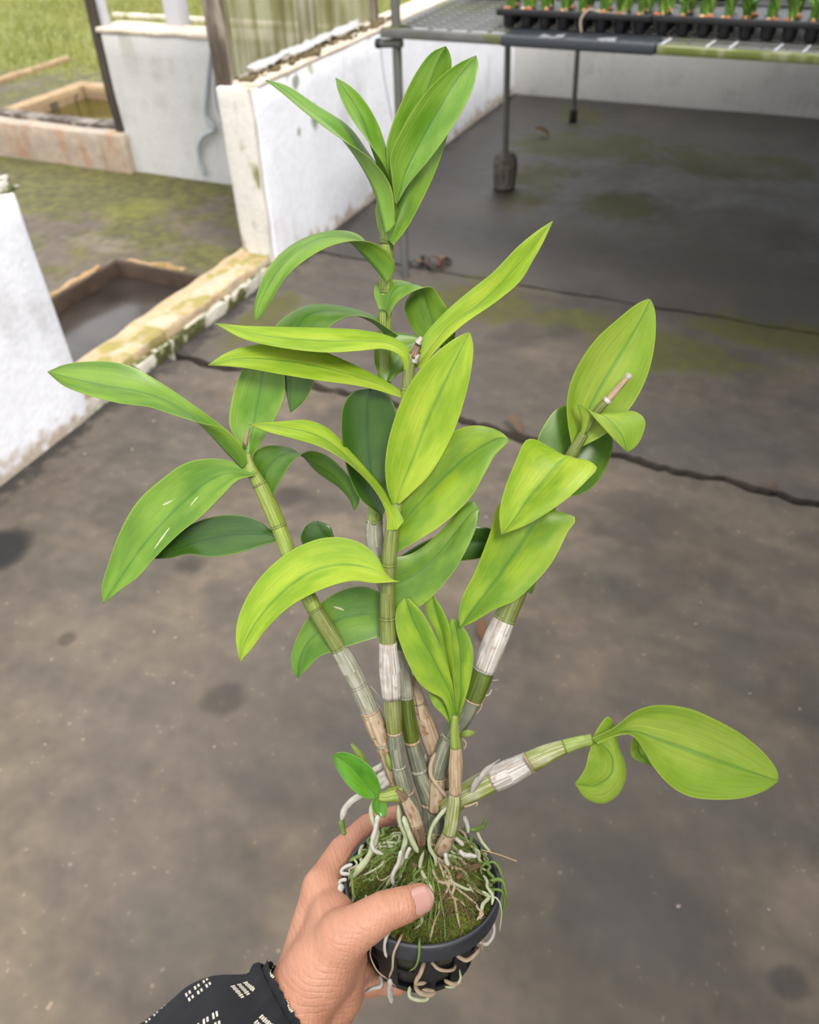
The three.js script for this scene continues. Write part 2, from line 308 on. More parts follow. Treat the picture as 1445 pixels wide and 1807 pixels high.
// ---------------------------------------------------------------- yard behind the wall
{
  const g = thing('yard_ground', V(0, 0, 0), 'mossy wet cement yard behind the white wall turning to lawn', 'ground', null, 'structure');
  const s = new THREE.Shape([[-14, -3], [-2.02, -3], [-2.02, 14], [-14, 14]].map(([x, y]) => new THREE.Vector2(x, y)));
  const hole = (x0, x1, z0, z1) => s.holes.push(new THREE.Path([[x0, -z0], [x0, -z1], [x1, -z1], [x1, -z0]].map(([x, y]) => new THREE.Vector2(x, y))));
  hole(-2.65, -2.10, -2.58, -1.35); hole(-4.86, -3.4, -4.86, -3.75);
  const e = new THREE.ExtrudeGeometry(s, { depth: 0.16, bevelEnabled: false }); e.rotateX(-Math.PI / 2).translate(0, -0.165, 0);
  const p = e.attributes.position, uv = e.attributes.uv;
  for (let k = 0; k < p.count; k++) uv.setXY(k, (p.getX(k) - YX0) / (YX1 - YX0), (YZ1 - p.getZ(k)) / (YZ1 - YZ0));
  part('paving', e, yardMat, g);
}
{
  const g = thing('sunken_basin', V(-2.375, -0.165, -1.965), 'dark sunken basin of still water in the mossy yard', 'basin');
  const b = g.position, rim = std({ map: texture(128, 128, (u, v) => mix3([0.16, 0.12, 0.09], [0.36, 0.29, 0.22], fbm(u * 12, v * 12, 4, 171))), roughness: 0.85 });
  part('basin_side', box(-2.65, -2.63, -0.16, 0.002, -2.58, -1.35, { amp: 0.004, freq: 20 }), rim, g, b);
  part('basin_side', box(-2.65, -2.10, -0.16, 0.002, -2.58, -2.56, { amp: 0.004, freq: 20 }), rim, g, b);
  part('basin_side', box(-2.12, -2.10, -0.16, 0.002, -2.58, -1.35, { amp: 0.004, freq: 20 }), rim, g, b);
  part('basin_side', box(-2.65, -2.10, -0.16, 0.002, -1.37, -1.35, { amp: 0.004, freq: 20 }), rim, g, b);
  part('water', box(-2.64, -2.11, -0.17, -0.065, -2.57, -1.36, { cell: 0.4 }), waterMat, g, b);
  part('chipped_edge', box(-2.69, -2.648, -0.01, 0.003, -2.5, -2.1, { cell: 0.015, amp: 0.016, freq: 26 }), std({ map: sillMap, color: 0xd8c8b4, roughness: 0.9 }), g, b);
  part('chipped_edge', box(-2.6, -2.30, -0.01, 0.003, -2.62, -2.578, { cell: 0.015, amp: 0.016, freq: 26 }), std({ map: sillMap, color: 0xd8c8b4, roughness: 0.9 }), g, b);
}
{
  const g = thing('wall_outer', V(0, 0, 0), 'grey plastered partition wall across the yard with a pale ledge', 'wall', null, 'structure');
  part('wall_face', box(-3.36, -2.03, -0.1, 0.67, -3.72, -3.57, { cell: 0.06, amp: 0.012, freq: 5, round: 0.012 }), greyMat, g);
  part('coping', box(-3.375, -2.03, 0.665, 0.69, -3.73, -3.56, { cell: 0.04, amp: 0.008, freq: 9, round: 0.008 }), copingMat, g);
}
{
  const g = thing('wall_low', V(0, 0, 0), 'low rust-streaked kerb wall running left from the partition', 'wall', null, 'structure');
  part('kerb', box(-7, -3.34, -0.1, 0.19, -3.62, -3.53, { cell: 0.06, amp: 0.014, freq: 7, round: 0.012 }), pinkMat, g);
  part('gutter_board', box(-7, -3.38, 0.02, 0.20, -3.72, -3.64, { cell: 0.08, amp: 0.008, freq: 7 }), std({ map: woodMap, color: 0xcfcfd2, roughness: 0.8 }), g);
}
{
  const g = thing('pond', V(-4.13, -0.16, -4.3), 'tan concrete frame round a shallow olive pond beyond the kerb', 'pond');
  const b = g.position;
  part('frame_beam', box(-4.97, -4.86, -0.12, 0.035, -4.97, -3.75, { amp: 0.008, freq: 9, round: 0.01 }), tanMat, g, b);
  part('frame_beam', box(-4.86, -3.4, -0.12, 0.035, -4.97, -4.86, { amp: 0.008, freq: 9, round: 0.01 }), tanMat, g, b);
  part('water', box(-4.86, -3.4, -0.17, -0.05, -4.86, -3.75, { cell: 0.5 }), pondMat, g, b);
}
one('kerb_strip', box(-5.7, -5.64, -0.03, 0.03, -5.6, -4.3, { amp: 0.01, freq: 8, round: 0.01 }).rotateY(0), tanMat, 'thin tan kerb strip left of the pond frame', 'kerb');
// lawn blades
{
  const blade = new THREE.ConeGeometry(0.006, 0.07, 3, 1).translate(0, 0.03, 0), n = 14000, m = new THREE.InstancedMesh(blade, std({ color: 0xffffff, roughness: 0.9 }), n), q = new THREE.Object3D(), c = new THREE.Color();
  let k = 0;
  while (k < n) {
    const x = rr(-9.5, -2.2), z = rr(-9.8, -4.9), l = smooth(-4.9, -5.6, z + (x + 5.5) * 0.35 + (fbm(x * 8, z * 8, 4, 135) - 0.5) * 1.2);
    if (rnd() > l) continue;
    q.position.set(x, 0, z); q.rotation.set(rr(-0.5, 0.5), rr(0, 6), rr(-0.5, 0.5)); q.scale.setScalar(rr(0.5, 1.2)); q.updateMatrix(); m.setMatrixAt(k, q.matrix);
    m.setColorAt(k++, c.setRGB(...mix3([0.10, 0.13, 0.014], [0.30, 0.30, 0.07], fbm(x * 2.5, z * 2.5, 3, 181) * 0.7 + rnd() * 0.3)));
  }
  m.name = 'lawn_grass'; scene.add(shadowed(m)); tag(m, 'short yellow-green lawn grass beyond the pond', 'grass', null, 'stuff');
}
one('kerb_line', box(-6.6, -3.0, -0.02, 0.035, -7.3, -7.22, { amp: 0.012, freq: 6, round: 0.01 }), copingMat, 'pale kerb line crossing the lawn far behind', 'kerb');
// posts
{
  const g = thing('wooden_post', V(-3.395, 0, -3.62), 'dark weathered post at the free end of the partition wall', 'post'), b = g.position;
  part('post', box(-3.415, -3.372, 0, 2.4, -3.65, -3.57, { cell: 0.1, amp: 0.012, freq: 5, round: 0.005 }), darkWoodMat, g, b);
  part('pale_strip', box(-3.37, -3.335, 0.685, 2.4, -3.64, -3.6, { cell: 0.1, amp: 0.006, freq: 6, round: 0.004 }), columnMat, g, b);
}
one('white_column', box(-3.03, -2.935, 0.66, 2.5, -3.76, -3.68, { cell: 0.1, amp: 0.006, freq: 5, round: 0.012 }), columnMat, 'white column standing on the partition wall ledge', 'column');
one('white_column', box(-2.33, -2.27, 0.66, 2.5, -3.86, -3.76, { cell: 0.1, amp: 0.006, freq: 5, round: 0.012 }), columnMat, 'slim white column seen through the stained window pane', 'column');
{
  const g = thing('door_post', V(-2.03, 0.7, -2.75), 'grey weathered timber door post at the end of the white wall', 'post'), b = g.position;
  part('post', box(-2.055, -2.005, 0.66, 2.4, -2.79, -2.735, { cell: 0.1, amp: 0.008, freq: 6, round: 0.005 }), woodMat, g, b);
  part('stop_strip', box(-2.085, -2.055, 0.0, 2.4, -2.785, -2.745, { cell: 0.1, amp: 0.006, freq: 7, round: 0.003 }), std({ map: woodMap, color: 0xffffff }), g, b);
}
// stained pane on the wall, algae in runs
{
  const algae = texture(512, 512, (u, v) => { const run = fbm(u * 46, v * 2.6, 4, 191), p = fbm(u * 9, v * 9, 4, 193), a = smooth(0.3, 0.75, run * 0.6 + p * 0.4 + 0.10 * smooth(0.12, 0.4, v)); return [...mix3([0.72, 0.72, 0.62], [0.42, 0.40, 0.22], a), 0.5 + 0.32 * a]; });
  const g = thing('window_1', V(-2.0, 0.715, -3.32), 'window pane with olive algae runs on top of the white wall', 'window', null, 'structure');
  const pg = new THREE.BoxGeometry(0.006, 1.5, 1.12); 
  part('pane', pg.translate(0, 0.76, 0), phys({ map: algae, transparent: true, roughness: 0.35, side: THREE.DoubleSide }), g);
  part('mullion', box(-0.02, 0.02, 0.0, 1.6, -0.60, -0.565, { cell: 0.1, amp: 0.004 }), woodMat, g);
}
// torn plastic strip and soil on the ledge
{
  const pos = [], uv = [], idx = [], N = 90;
  for (let i = 0; i <= N; i++) for (let j = 0; j <= 6; j++) {
    const t = i / N, s = j / 6, z = mix(-2.82, -3.72, t), cr = fbm(t * 18, s * 2.5, 4, 211) - 0.5;
    pos.push(-1.985 + s * 0.032 + cr * 0.02, 0.735 + (1 - s) * 0.012 + (fbm(t * 14, s * 3, 3, 213) - 0.4) * 0.024, z); uv.push(t, s);
  }
  for (let i = 0; i < N; i++) for (let j = 0; j < 6; j++) { const a = i * 7 + j, b = a + 7; idx.push(a, b, a + 1, b, b + 1, a + 1); }
  const g = new THREE.BufferGeometry(); g.setAttribute('position', new THREE.Float32BufferAttribute(pos, 3)); g.setAttribute('uv', new THREE.Float32BufferAttribute(uv, 2)); g.setIndex(idx); g.computeVertexNormals();
  one('plastic_film', g, std({ color: 0xaeafb0, roughness: 0.4, side: THREE.DoubleSide }), 'crumpled whitish plastic film along the foot of the stained pane', 'plastic film');
  const lumps = [];
  for (let i = 0; i < 150; i++) { const z = rr(-2.76, -3.95), s = rr(0.004, 0.016) * (z < -3.75 ? 1.3 : 1), l = new THREE.IcosahedronGeometry(s, 0); l.scale(rr(0.7, 1.6), rr(0.5, 0.9), rr(0.7, 1.8)); l.rotateY(rr(0, 3)); l.translate(rr(-1.985, -1.915), 0.716 + s * 0.3, z); lumps.push(l); }
  one('ledge_soil', merged(lumps), std({ map: mossyMap, color: 0x9a8a6a, roughness: 0.95 }), 'crumbs of soil and moss on the wall ledge below the pane', 'soil', null, 'stuff');
}
// hoses on the partition wall
{
  const wallAt = (px, py, z) => { const d = spot(px, py, 1).sub(camera.position); return camera.position.clone().addScaledVector(d, z / d.z); };
  const a = spline([[372, 92], [369, 120], [365, 165], [364, 205], [378, 228], [362, 238], [351, 255], [352, 280], [362, 308]].map(([x, y]) => wallAt(x, y, -3.545)));
  one('hose', sweep(a, () => 0.011, 0, 1, 60, 10), std({ color: 0x9aa0a4, roughness: 0.5 }), 'grey hose hanging down the partition wall in an S bend', 'hose');
  const b = spline([[378, 120], [377, 160], [380, 190], [390, 218]].map(([x, y]) => wallAt(x, y, -3.545)));
  one('hose', sweep(b, () => 0.008, 0, 1, 30, 10), std({ color: 0xb4b6b6, roughness: 0.5 }), 'short pale hose beside the S-bent one near the door post', 'hose');
}

// ---------------------------------------------------------------- bench with pipe legs
let benchGroup;
{
  const g = benchGroup = thing('plant_bench', V(-1.36, 0, -2.87), 'steel pipe plant bench with a wire mesh top and black front board', 'bench'), b = g.position;
  const X0 = -1.41, X1 = 2.6, Z0 = -2.845, Z1 = -5.35, Y = 0.885;
  part('front_rail', box(X0 - 0.02, X1, Y - 0.018, Y + 0.012, Z0 - 0.015, Z0 + 0.012, { cell: 0.2, round: 0.004 }), steelMat, g, b);
  part('side_rail', box(X0, X0 + 0.03, Y - 0.015, Y + 0.012, Z1, Z0 - 0.016, { cell: 0.2, round: 0.004 }), steelMat, g, b);
  part('rear_rail', box(X0, X1, Y - 0.015, Y + 0.012, Z1 - 0.03, Z1, { cell: 0.2, round: 0.004 }), steelMat, g, b);
  for (let x = X0 + 0.085; x < X1; x += 0.07) part('mesh_wire', rod(V(x, Y + 0.012, Z0), V(x, Y + 0.012, Z1), 0.0035, 6), steelMat, g, b);
  for (let z = Z0 - 0.06; z > Z1; z -= 0.05) part('mesh_wire', box(X0 + 0.01, X1, Y + 0.008, Y + 0.013, z - 0.011, z + 0.011, { cell: 3, round: 0.001 }), steelMat, g, b);
  part('post', rod(V(-1.385, 0, -2.87), V(-1.385, 2.3, -2.87), 0.0165, 14), steelMat, g, b);
  part('leg', rod(V(-1.352, 0.06, -3.98), V(-1.37, Y, -3.98), 0.0145, 14), steelMat, g, b);
  part('leg', rod(V(-1.345, 0.03, -5.18), V(-1.37, Y, -5.18), 0.0145, 14), steelMat, g, b);
  part('leg', rod(V(2.2, 0, -2.87), V(2.2, Y, -2.87), 0.0145, 14), steelMat, g, b);
  part('leg', rod(V(2.2, 0, -5.18), V(2.2, Y, -5.18), 0.0145, 14), steelMat, g, b);
  part('clamp', rod(V(-1.44, 0.845, -2.86), V(-1.36, 0.85, -2.86), 0.014, 12), steelMat, g, b);
  part('clamp_bolt', rod(V(-1.458, 0.845, -2.86), V(-1.44, 0.845, -2.86), 0.017, 6), std({ color: 0x222222, roughness: 0.6 }), g, b);
  part('tie_wire', sweep(spline([V(-1.44, 0.84, -2.855), V(-1.43, 0.74, -2.852), V(-1.405, 0.6, -2.853)]), () => 0.0015, 0, 1, 12, 5), steelMat, g, b);
  part('added_shade_cloth', box(X0 + 0.03, X1, Y + 0.014, Y + 0.017, Z1 + 0.01, -3.42, { cell: 0.2, amp: 0.004, freq: 9, round: 0.001 }), matCloth, g, b).userData.label = 'added unseen black cloth on the rear mesh that shades the floor below';  // unseen sheet, added to keep skylight off the floor under the bench
  part('leg_boot', sweep(spline([V(-1.345, 0, -5.18), V(-1.345, 0.07, -5.18)]), () => 0.024, 0, 1, 3, 12), std({ color: 0x1b1b1b, roughness: 0.8 }), g, b);
}
// concrete foot: cast in a bucket round the pipe
{
  const pr = [[0, 0], [0.052, 0], [0.056, 0.012], [0.060, 0.10], [0.057, 0.145], [0.040, 0.168], [0.02, 0.172], [0, 0.172]].map(([x, y]) => new THREE.Vector2(x, y));
  const l = new THREE.LatheGeometry(pr, 28), p = l.attributes.position;
  for (let i = 0; i < p.count; i++) { const n = 1 + 0.16 * (noise3(p.getX(i) * 60, p.getY(i) * 50, p.getZ(i) * 60) - 0.5); p.setX(i, p.getX(i) * n); p.setZ(i, p.getZ(i) * n); }
  l.computeVertexNormals(); l.translate(-1.352, 0.001, -3.98);
  part('concrete_foot', l, std({ map: texture(256, 256, (u, v) => mul3([0.40, 0.37, 0.33], 0.6 + 0.7 * fbm(u * 24, v * 24, 4, 221))), bumpMap: wallBump, bumpScale: 0.006, roughness: 0.95 }), benchGroup, benchGroup.position).userData.label = 'rough concrete block round the foot of a leg';
}
// boards under the trays
{
  const board = std({ color: 0x33373c, roughness: 0.35, metalness: 0.1 });
  const b = benchGroup.position, worn = std({ color: 0x77777a, roughness: 0.6 });
  const bb = part('front_board', box(-0.985, -0.50, 0.871, 0.902, -2.93, -2.800, { cell: 0.1, round: 0.004 }), board, benchGroup, b); bb.userData.label = 'black glossy board along the bench front';
  for (const x of [-0.86, -0.70]) part('worn_patch', box(x, x + 0.08, 0.9015, 0.9028, -2.84, -2.806, { cell: 0.02, amp: 0.012, freq: 40, round: 0.0005 }), worn, bb, b);
  const green = std({ map: texture(256, 64, (u, v) => mix3([0.33, 0.37, 0.12], [0.50, 0.50, 0.38], smooth(0.4, 0.7, fbm(u * 20, v * 6, 4, 231)))), roughness: 0.6 });
  const bt = part('front_batten', box(-0.495, 1.4, 0.872, 0.896, -2.832, -2.808, { cell: 0.2, round: 0.003 }), green, benchGroup, b); bt.userData.label = 'algae-green metal batten';
  for (const x of [-0.485, -0.355, -0.29, -0.165, -0.09, 0.04, 0.12, 0.25, 0.33, 0.46]) part('cross_wire', rod(V(x, 0.898, -2.815), V(x + 0.012, 0.899, -2.90), 0.004, 6), columnMat, bt, b);
}
// cell trays and seedlings
const trays = [];
function makeTray(nx, nz, pitch) {
  const g = new THREE.Group();
  const cup = new THREE.LatheGeometry([[0.0, 0], [0.016, 0], [0.018, 0.003], [0.0225, 0.048], [0.0225, 0.05]].map(([x, y]) => new THREE.Vector2(x, y)), 14);
  for (let i = 0; i < nx; i++) for (let k = 0; k < nz; k++) { if (k > 1 && i > 0 && i < nx - 1 && k < nz - 1) continue; const m = shadowed(new THREE.Mesh(cup, blackPlastic)); m.name = 'cell'; m.position.set((i + 0.5) * pitch, 0, -(k + 0.5) * pitch); g.add(m); }
  const rim = []; const w = nx * pitch, d = nz * pitch;
  rim.push(box(-0.004, w + 0.004, 0.036, 0.055, -0.004, 0.004, { cell: 0.06, amp: 0.003, freq: 30, round: 0.0015 }));
  rim.push(box(-0.004, w + 0.004, 0.036, 0.055, -d - 0.004, -d + 0.004, { cell: 0.06, amp: 0.003, freq: 30, round: 0.0015 }));
  rim.push(box(-0.004, 0.004, 0.036, 0.055, -d, 0, { cell: 0.06, amp: 0.003, freq: 30, round: 0.0015 }), box(w - 0.004, w + 0.004, 0.036, 0.055, -d, 0, { cell: 0.06, amp: 0.003, freq: 30, round: 0.0015 }));
  rim.push(box(0, w, 0.044, 0.049, -d, 0, { cell: 0.03, amp: 0.004, freq: 40, round: 0.001 }));
  const r = shadowed(new THREE.Mesh(merged(rim), blackPlastic)); r.name = 'rim'; g.add(r);
  return g;
}
const PITCH = 0.061;
const trayProto = makeTray(8, 4, PITCH);
const traySpots = [[-1.035, -2.905, 'black cell tray at the left front of the bench beside bare mesh'], [-0.54, -2.912, 'black cell tray second along the bench front above the green batten'], [-0.045, -2.915, 'black cell tray third along the bench front cut by the frame edge'], [-1.37, -3.43, 'black cell tray at the back behind the bare mesh'], [-0.87, -3.43, 'black cell tray in the rear row behind the front left tray']];
traySpots.forEach(([x, z, label], i) => {
  const t = i ? trayProto.clone() : trayProto; t.name = numbered('cell_tray'); t.position.set(x, 0.903, z); scene.add(t);
  tag(t, label, 'tray', 'cell trays on the bench');
});
// a small strap leaf for seedlings: blade along +y, bending over
function bladeGeo(len, wid, bend, cup = 0.25, ns = 8) {
  const pos = [], uv = [], idx = [];
  for (let i = 0; i <= ns; i++) {
    const t = i / ns, a = bend * t, y = bend ? Math.sin(a) / bend * len : t * len, z = bend ? (1 - Math.cos(a)) / bend * len : 0, w = wid * Math.pow(Math.sin(Math.PI * Math.min(1, 0.12 + t * 0.88)), 0.7) * (t > 0.999 ? 0.05 : 1);
    for (let j = 0; j <= 4; j++) { const s = j / 2 - 1, l = Math.abs(s) * w * cup; pos.push(s * w, y + l * Math.sin(a), z - l * Math.cos(a)); uv.push(j / 4, t); }
  }
  for (let i = 0; i < ns; i++) for (let j = 0; j < 4; j++) { const a = i * 5 + j, b = a + 5; idx.push(a, a + 1, b, b, a + 1, b + 1); }
  const g = new THREE.BufferGeometry(); g.setAttribute('position', new THREE.Float32BufferAttribute(pos, 3)); g.setAttribute('uv', new THREE.Float32BufferAttribute(uv, 2)); g.setIndex(idx); g.computeVertexNormals(); return g;
}
const seedMats = [0x4f7826, 0x75963c, 0x406840].map((c) => phys({ color: c, roughness: 0.55, side: THREE.DoubleSide }));
const clayMat = std({ map: texture(64, 64, (u, v) => mul3([0.62, 0.36, 0.24], 0.7 + 0.6 * fbm(u * 8, v * 8, 3, 241))), roughness: 0.9 }), strawMat = std({ color: 0xbfa67e, roughness: 0.9 });
function makeSeedling(kind) {
  const g = new THREE.Group(), n = [8, 9, 7][kind];
  for (let i = 0; i < n; i++) {
    const l = bladeGeo(rr(0.055, 0.11), rr(0.009, 0.014) * (kind === 2 ? 1.4 : 1), rr(0.25, 1.2)), m = shadowed(new THREE.Mesh(l, seedMats[(i + kind) % 3 === 0 ? kind : i % 2]));
    m.name = 'leaf'; m.position.set(rr(-0.006, 0.006), 0.0, rr(-0.006, 0.006)); m.rotation.set(rr(-0.1, 0.15), i * 2.4 + rr(-0.4, 0.4), 0, 'YXZ'); g.add(m);
  }
  for (let i = 0; i < 3; i++) { const c = new THREE.IcosahedronGeometry(rr(0.006, 0.009), 1), m = shadowed(new THREE.Mesh(c, i === 2 ? strawMat : clayMat)); m.name = 'clay_pebble'; m.position.set(rr(-0.014, 0.014), 0.003, rr(-0.002, 0.016)); m.scale.set(1, rr(0.6, 0.9), rr(0.8, 1.3)); g.add(m); }
  const r = shadowed(new THREE.Mesh(sweep(spline([V(0, 0.012, 0), V(0.004, 0.008, 0.012), V(0.01, -0.002, 0.022)]), () => 0.0018, 0, 1, 8, 6), strawMat)); r.name = 'root'; g.add(r);
  return g;
}
{
  const kinds = [0, 1, 2, 0, 1].map((k) => makeSeedling(k)), used = [0, 0, 0, 0, 0];
  traySpots.forEach(([tx, tz], ti) => {
    if (ti > 2) return;
    for (let i = 0; i < 8; i++) for (let k = 0; k < 2; k++) {
      const kd = Math.floor(rnd() * 5), s = used[kd]++ ? kinds[kd].clone() : kinds[kd];
      s.name = numbered('orchid_seedling'); s.position.set(tx + (i + 0.5) * PITCH + rr(-0.006, 0.006), 0.903 + 0.05, tz - (k + 0.5) * PITCH + rr(-0.006, 0.006)); s.rotation.y = rr(-0.7, 0.7); s.scale.setScalar(rr(0.85, 1.15)); scene.add(s);
      tag(s, `${['first', 'second', 'third', 'fourth', 'fifth', 'sixth', 'seventh', 'eighth'][i]} leafy seedling from the left, ${['front', 'second', 'third'][k]} row, ${['tray by bare mesh', 'tray above green batten', 'rightmost tray'][ti]}`, 'seedling', 'orchid seedlings in the trays');
    }
  });
  one('dry_root', sweep(spline([V(-0.62, 0.955, -2.92), V(-0.70, 0.957, -2.915), V(-0.735, 0.965, -2.903), V(-0.755, 0.94, -2.892), V(-0.75, 0.905, -2.889)]), (t) => 0.004, 0, 1, 20, 8), std({ color: 0x8d8072, roughness: 0.9 }), 'dry grey aerial root hooked over the tray rim', 'root');
}

// ---------------------------------------------------------------- litter on the floor
function dryLeaf(name, label, px, py, at, len, wid, color, turn) {
  const g = bladeGeo(len, wid, 0.9, 0.5, 10); g.translate(0, -len * 0.45, 0).rotateX(Math.PI / 2).rotateZ(0.2).rotateY(turn);
  g.computeBoundingBox(); g.translate(at[0], -g.boundingBox.min.y + 0.001, at[1]);
  one(name, g, std({ color, roughness: 0.9, side: THREE.DoubleSide }), label, 'dry leaf');
}
dryLeaf('dry_leaf', 'small ochre fallen leaf on the mossy floor under the bench', 0, 0, [-1.426, -4.838], 0.10, 0.022, 0x5c3f1c, 1.9);
dryLeaf('dry_leaf', 'curled tan dry leaf beside the broken floor joint', 0, 0, [-0.612, -2.0], 0.075, 0.018, 0x574637, 0.9);
dryLeaf('dry_leaf', 'curled brown dry leaf on the floor behind the right cane', 0, 0, [-0.411, -1.19], 0.055, 0.013, 0x5c4028, 0.5);
dryLeaf('dry_leaf', 'pale scrap of dry leaf at the right end of the floor joint', 0, 0, [0.13, -1.985], 0.04, 0.012, 0x574839, 1.4);
{
  const g = thing('leaf_litter', V(-1.34, 0, -3.0), 'small heap of dark reddish leaf litter beside the bench post', 'litter'), mats = [0x3c2a22, 0x54302a, 0x2a2622, 0x6d5238].map((c) => std({ color: c, roughness: 0.95, side: THREE.DoubleSide }));
  for (let i = 0; i < 16; i++) { const l = bladeGeo(rr(0.03, 0.07), rr(0.008, 0.016), rr(0.4, 1.5), 0.4, 6); l.rotateX(Math.PI / 2 + rr(-0.4, 0.3)).rotateY(rr(0, 6)); l.computeBoundingBox(); l.translate(rr(-0.05, 0.07), -l.boundingBox.min.y, rr(-0.06, 0.05)); part('leaf', l, mats[i % 4], g); }
  const bits = [];
  for (let i = 0; i < 55; i++) { const s = rr(0.0022, 0.0042), c = new THREE.IcosahedronGeometry(s, 0).scale(1, 0.6, 1.3).rotateY(rr(0, 3)), x = rr(-1.8, 0.9), z = rr(-1.95, -0.4); c.translate(x, s * 0.4, z); bits.push(c); }
  one('floor_grit', merged(bits), std({ color: 0x857b6e, roughness: 0.7 }), 'pale grit scattered over the near floor', 'grit', null, 'stuff');
}

// ---------------------------------------------------------------- the potted orchid
const depthAt = (py) => 0.475 + (py - 100) * 7.4e-5;             // the plant leans back a little against the lens
const at = (p, off = 0) => spot(p[0], p[1], depthAt(p[1]) + ((p[2] ?? 0) + off) * 0.01);
const potMid = spot(745, 1552, 0.565);
const camX = V(1, 0, 0).transformDirection(camera.matrixWorld), camY = V(0, 1, 0).transformDirection(camera.matrixWorld), camZ = V(0, 0, 1).transformDirection(camera.matrixWorld);
const potUp = camY.clone().multiplyScalar(0.922).addScaledVector(camZ, 0.387).addScaledVector(camX, 0.03).normalize();
const potX = camX.clone().addScaledVector(potUp, -camX.dot(potUp)).normalize(), potZ = potX.clone().cross(potUp).normalize();
const POT_H = 0.060, POT_R = 0.0545;
const potBase = potMid.clone().addScaledVector(potUp, -POT_H);
const potAt = (r, a, h) => potMid.clone().addScaledVector(potX, r * Math.cos(a)).addScaledVector(potZ, r * Math.sin(a)).addScaledVector(potUp, h); // a = 90 degrees faces the camera

const orchid = thing('potted_orchid', potBase, 'tall many-caned orchid with green leaves in a black slotted pot held by a hand', 'orchid');
const sub = (name, parent) => { const g = new THREE.Group(); g.name = name; parent.add(g); return g; };

// leaf skins: fine veins along the blade, a darker midrib, a pale margin, mottling
function leafMap(a, b, k, rib = 0.8, marks = []) {
  return texture(128, 512, (u, v) => {
    const s = Math.abs(u * 2 - 1), n = fbm(u * 3 + k, v * 4, 4, 300 + k), vein = fbm(u * 60, v * 5, 3, 310 + k), fleck = hash(Math.floor(u * 128), Math.floor(v * 512), k) > 0.9965;
    let c = mix3(a, b, smooth(0.3, 0.7, n * 0.75 + vein * 0.25));
    c = mul3(c, 0.87 + 0.20 * vein);
    c = mix3(c, mul3([0.86 * c[0], c[1], c[2] + 0.03], rib), 0.75 * smooth(0.10, 0.015, s) * smooth(0.02, 0.2, v));
    c = mix3(c, [0.80, 0.86, 0.36], 0.5 * smooth(0.955, 0.985, s));
    for (const [u0, v0, u1, v1, w] of marks) { const du = u1 - u0, dv = (v1 - v0) * 3, t = clamp(((u - u0) * du + (v - v0) * 3 * dv) / (du * du + dv * dv)), d = Math.hypot(u - u0 - du * t, (v - v0) * 3 - dv * t) + 0.012 * (fbm(u * 60, v * 90, 2, 350) - 0.5); c = mix3(c, [0.93, 0.92, 0.82], 0.95 * smooth(w * Math.sin(Math.PI * clamp(0.1 + 0.8 * t)), w * 0.3, d)); }
    return fleck ? mix3(c, [0.85, 0.88, 0.7], 0.5) : c;
  });
}
const leafBump = texture(128, 64, (u) => { const s = Math.abs(u * 2 - 1), b = 0.6 * fbm(u * 60, 0.5, 3, 333) + 0.4 * smooth(0.0, 0.07, s); return [b, b, b]; }, { color: false });
const leafSkin = (a, b, k, rib, gloss = 0.3, coat = 0.5, marks) => phys({ map: leafMap(rgb(a), rgb(b), k, rib, marks), bumpMap: leafBump, bumpScale: 0.0006, roughness: 0.95, specularIntensity: 0.25, clearcoat: coat, clearcoatRoughness: gloss, transmission: 0.22, color: new THREE.Color(0.53, 0.53, 0.53), side: THREE.DoubleSide });
const LEAF = {
  top: leafSkin(0x96c442, 0x72aa1a, 1, 0.9, 0.34, 0.7),
  green: leafSkin(0x92be30, 0x669812, 2, 0.88, 0.36, 0.65),
  mid: leafSkin(0xb0d22e, 0x7cac1c, 3, 0.85, 0.38, 0.5),
  lime: leafSkin(0xc6e040, 0x98c220, 4, 0.84, 0.42, 0.4),
  dark: leafSkin(0x4c7a14, 0x3c6a0e, 5, 0.88, 0.26, 0.8),
  deep: leafSkin(0x6c9a1e, 0x588816, 6, 0.88, 0.32, 0.7),
  pale: leafSkin(0xbad64e, 0x98be30, 7, 0.87, 0.45, 0.35),
  fresh: leafSkin(0x70b81e, 0x549e12, 8, 0.93, 0.24, 0.8),
  scarred: leafSkin(0x92be38, 0x689c18, 9, 0.86, 0.36, 0.65, [[0.70, 0.50, 0.80, 0.62, 0.035], [0.62, 0.30, 0.66, 0.36, 0.02], [0.35, 0.42, 0.30, 0.47, 0.018]]),
  nicked: leafSkin(0x84b430, 0x5c9216, 10, 0.88, 0.36, 0.65, [[0.36, 0.30, 0.22, 0.36, 0.03]]),
};
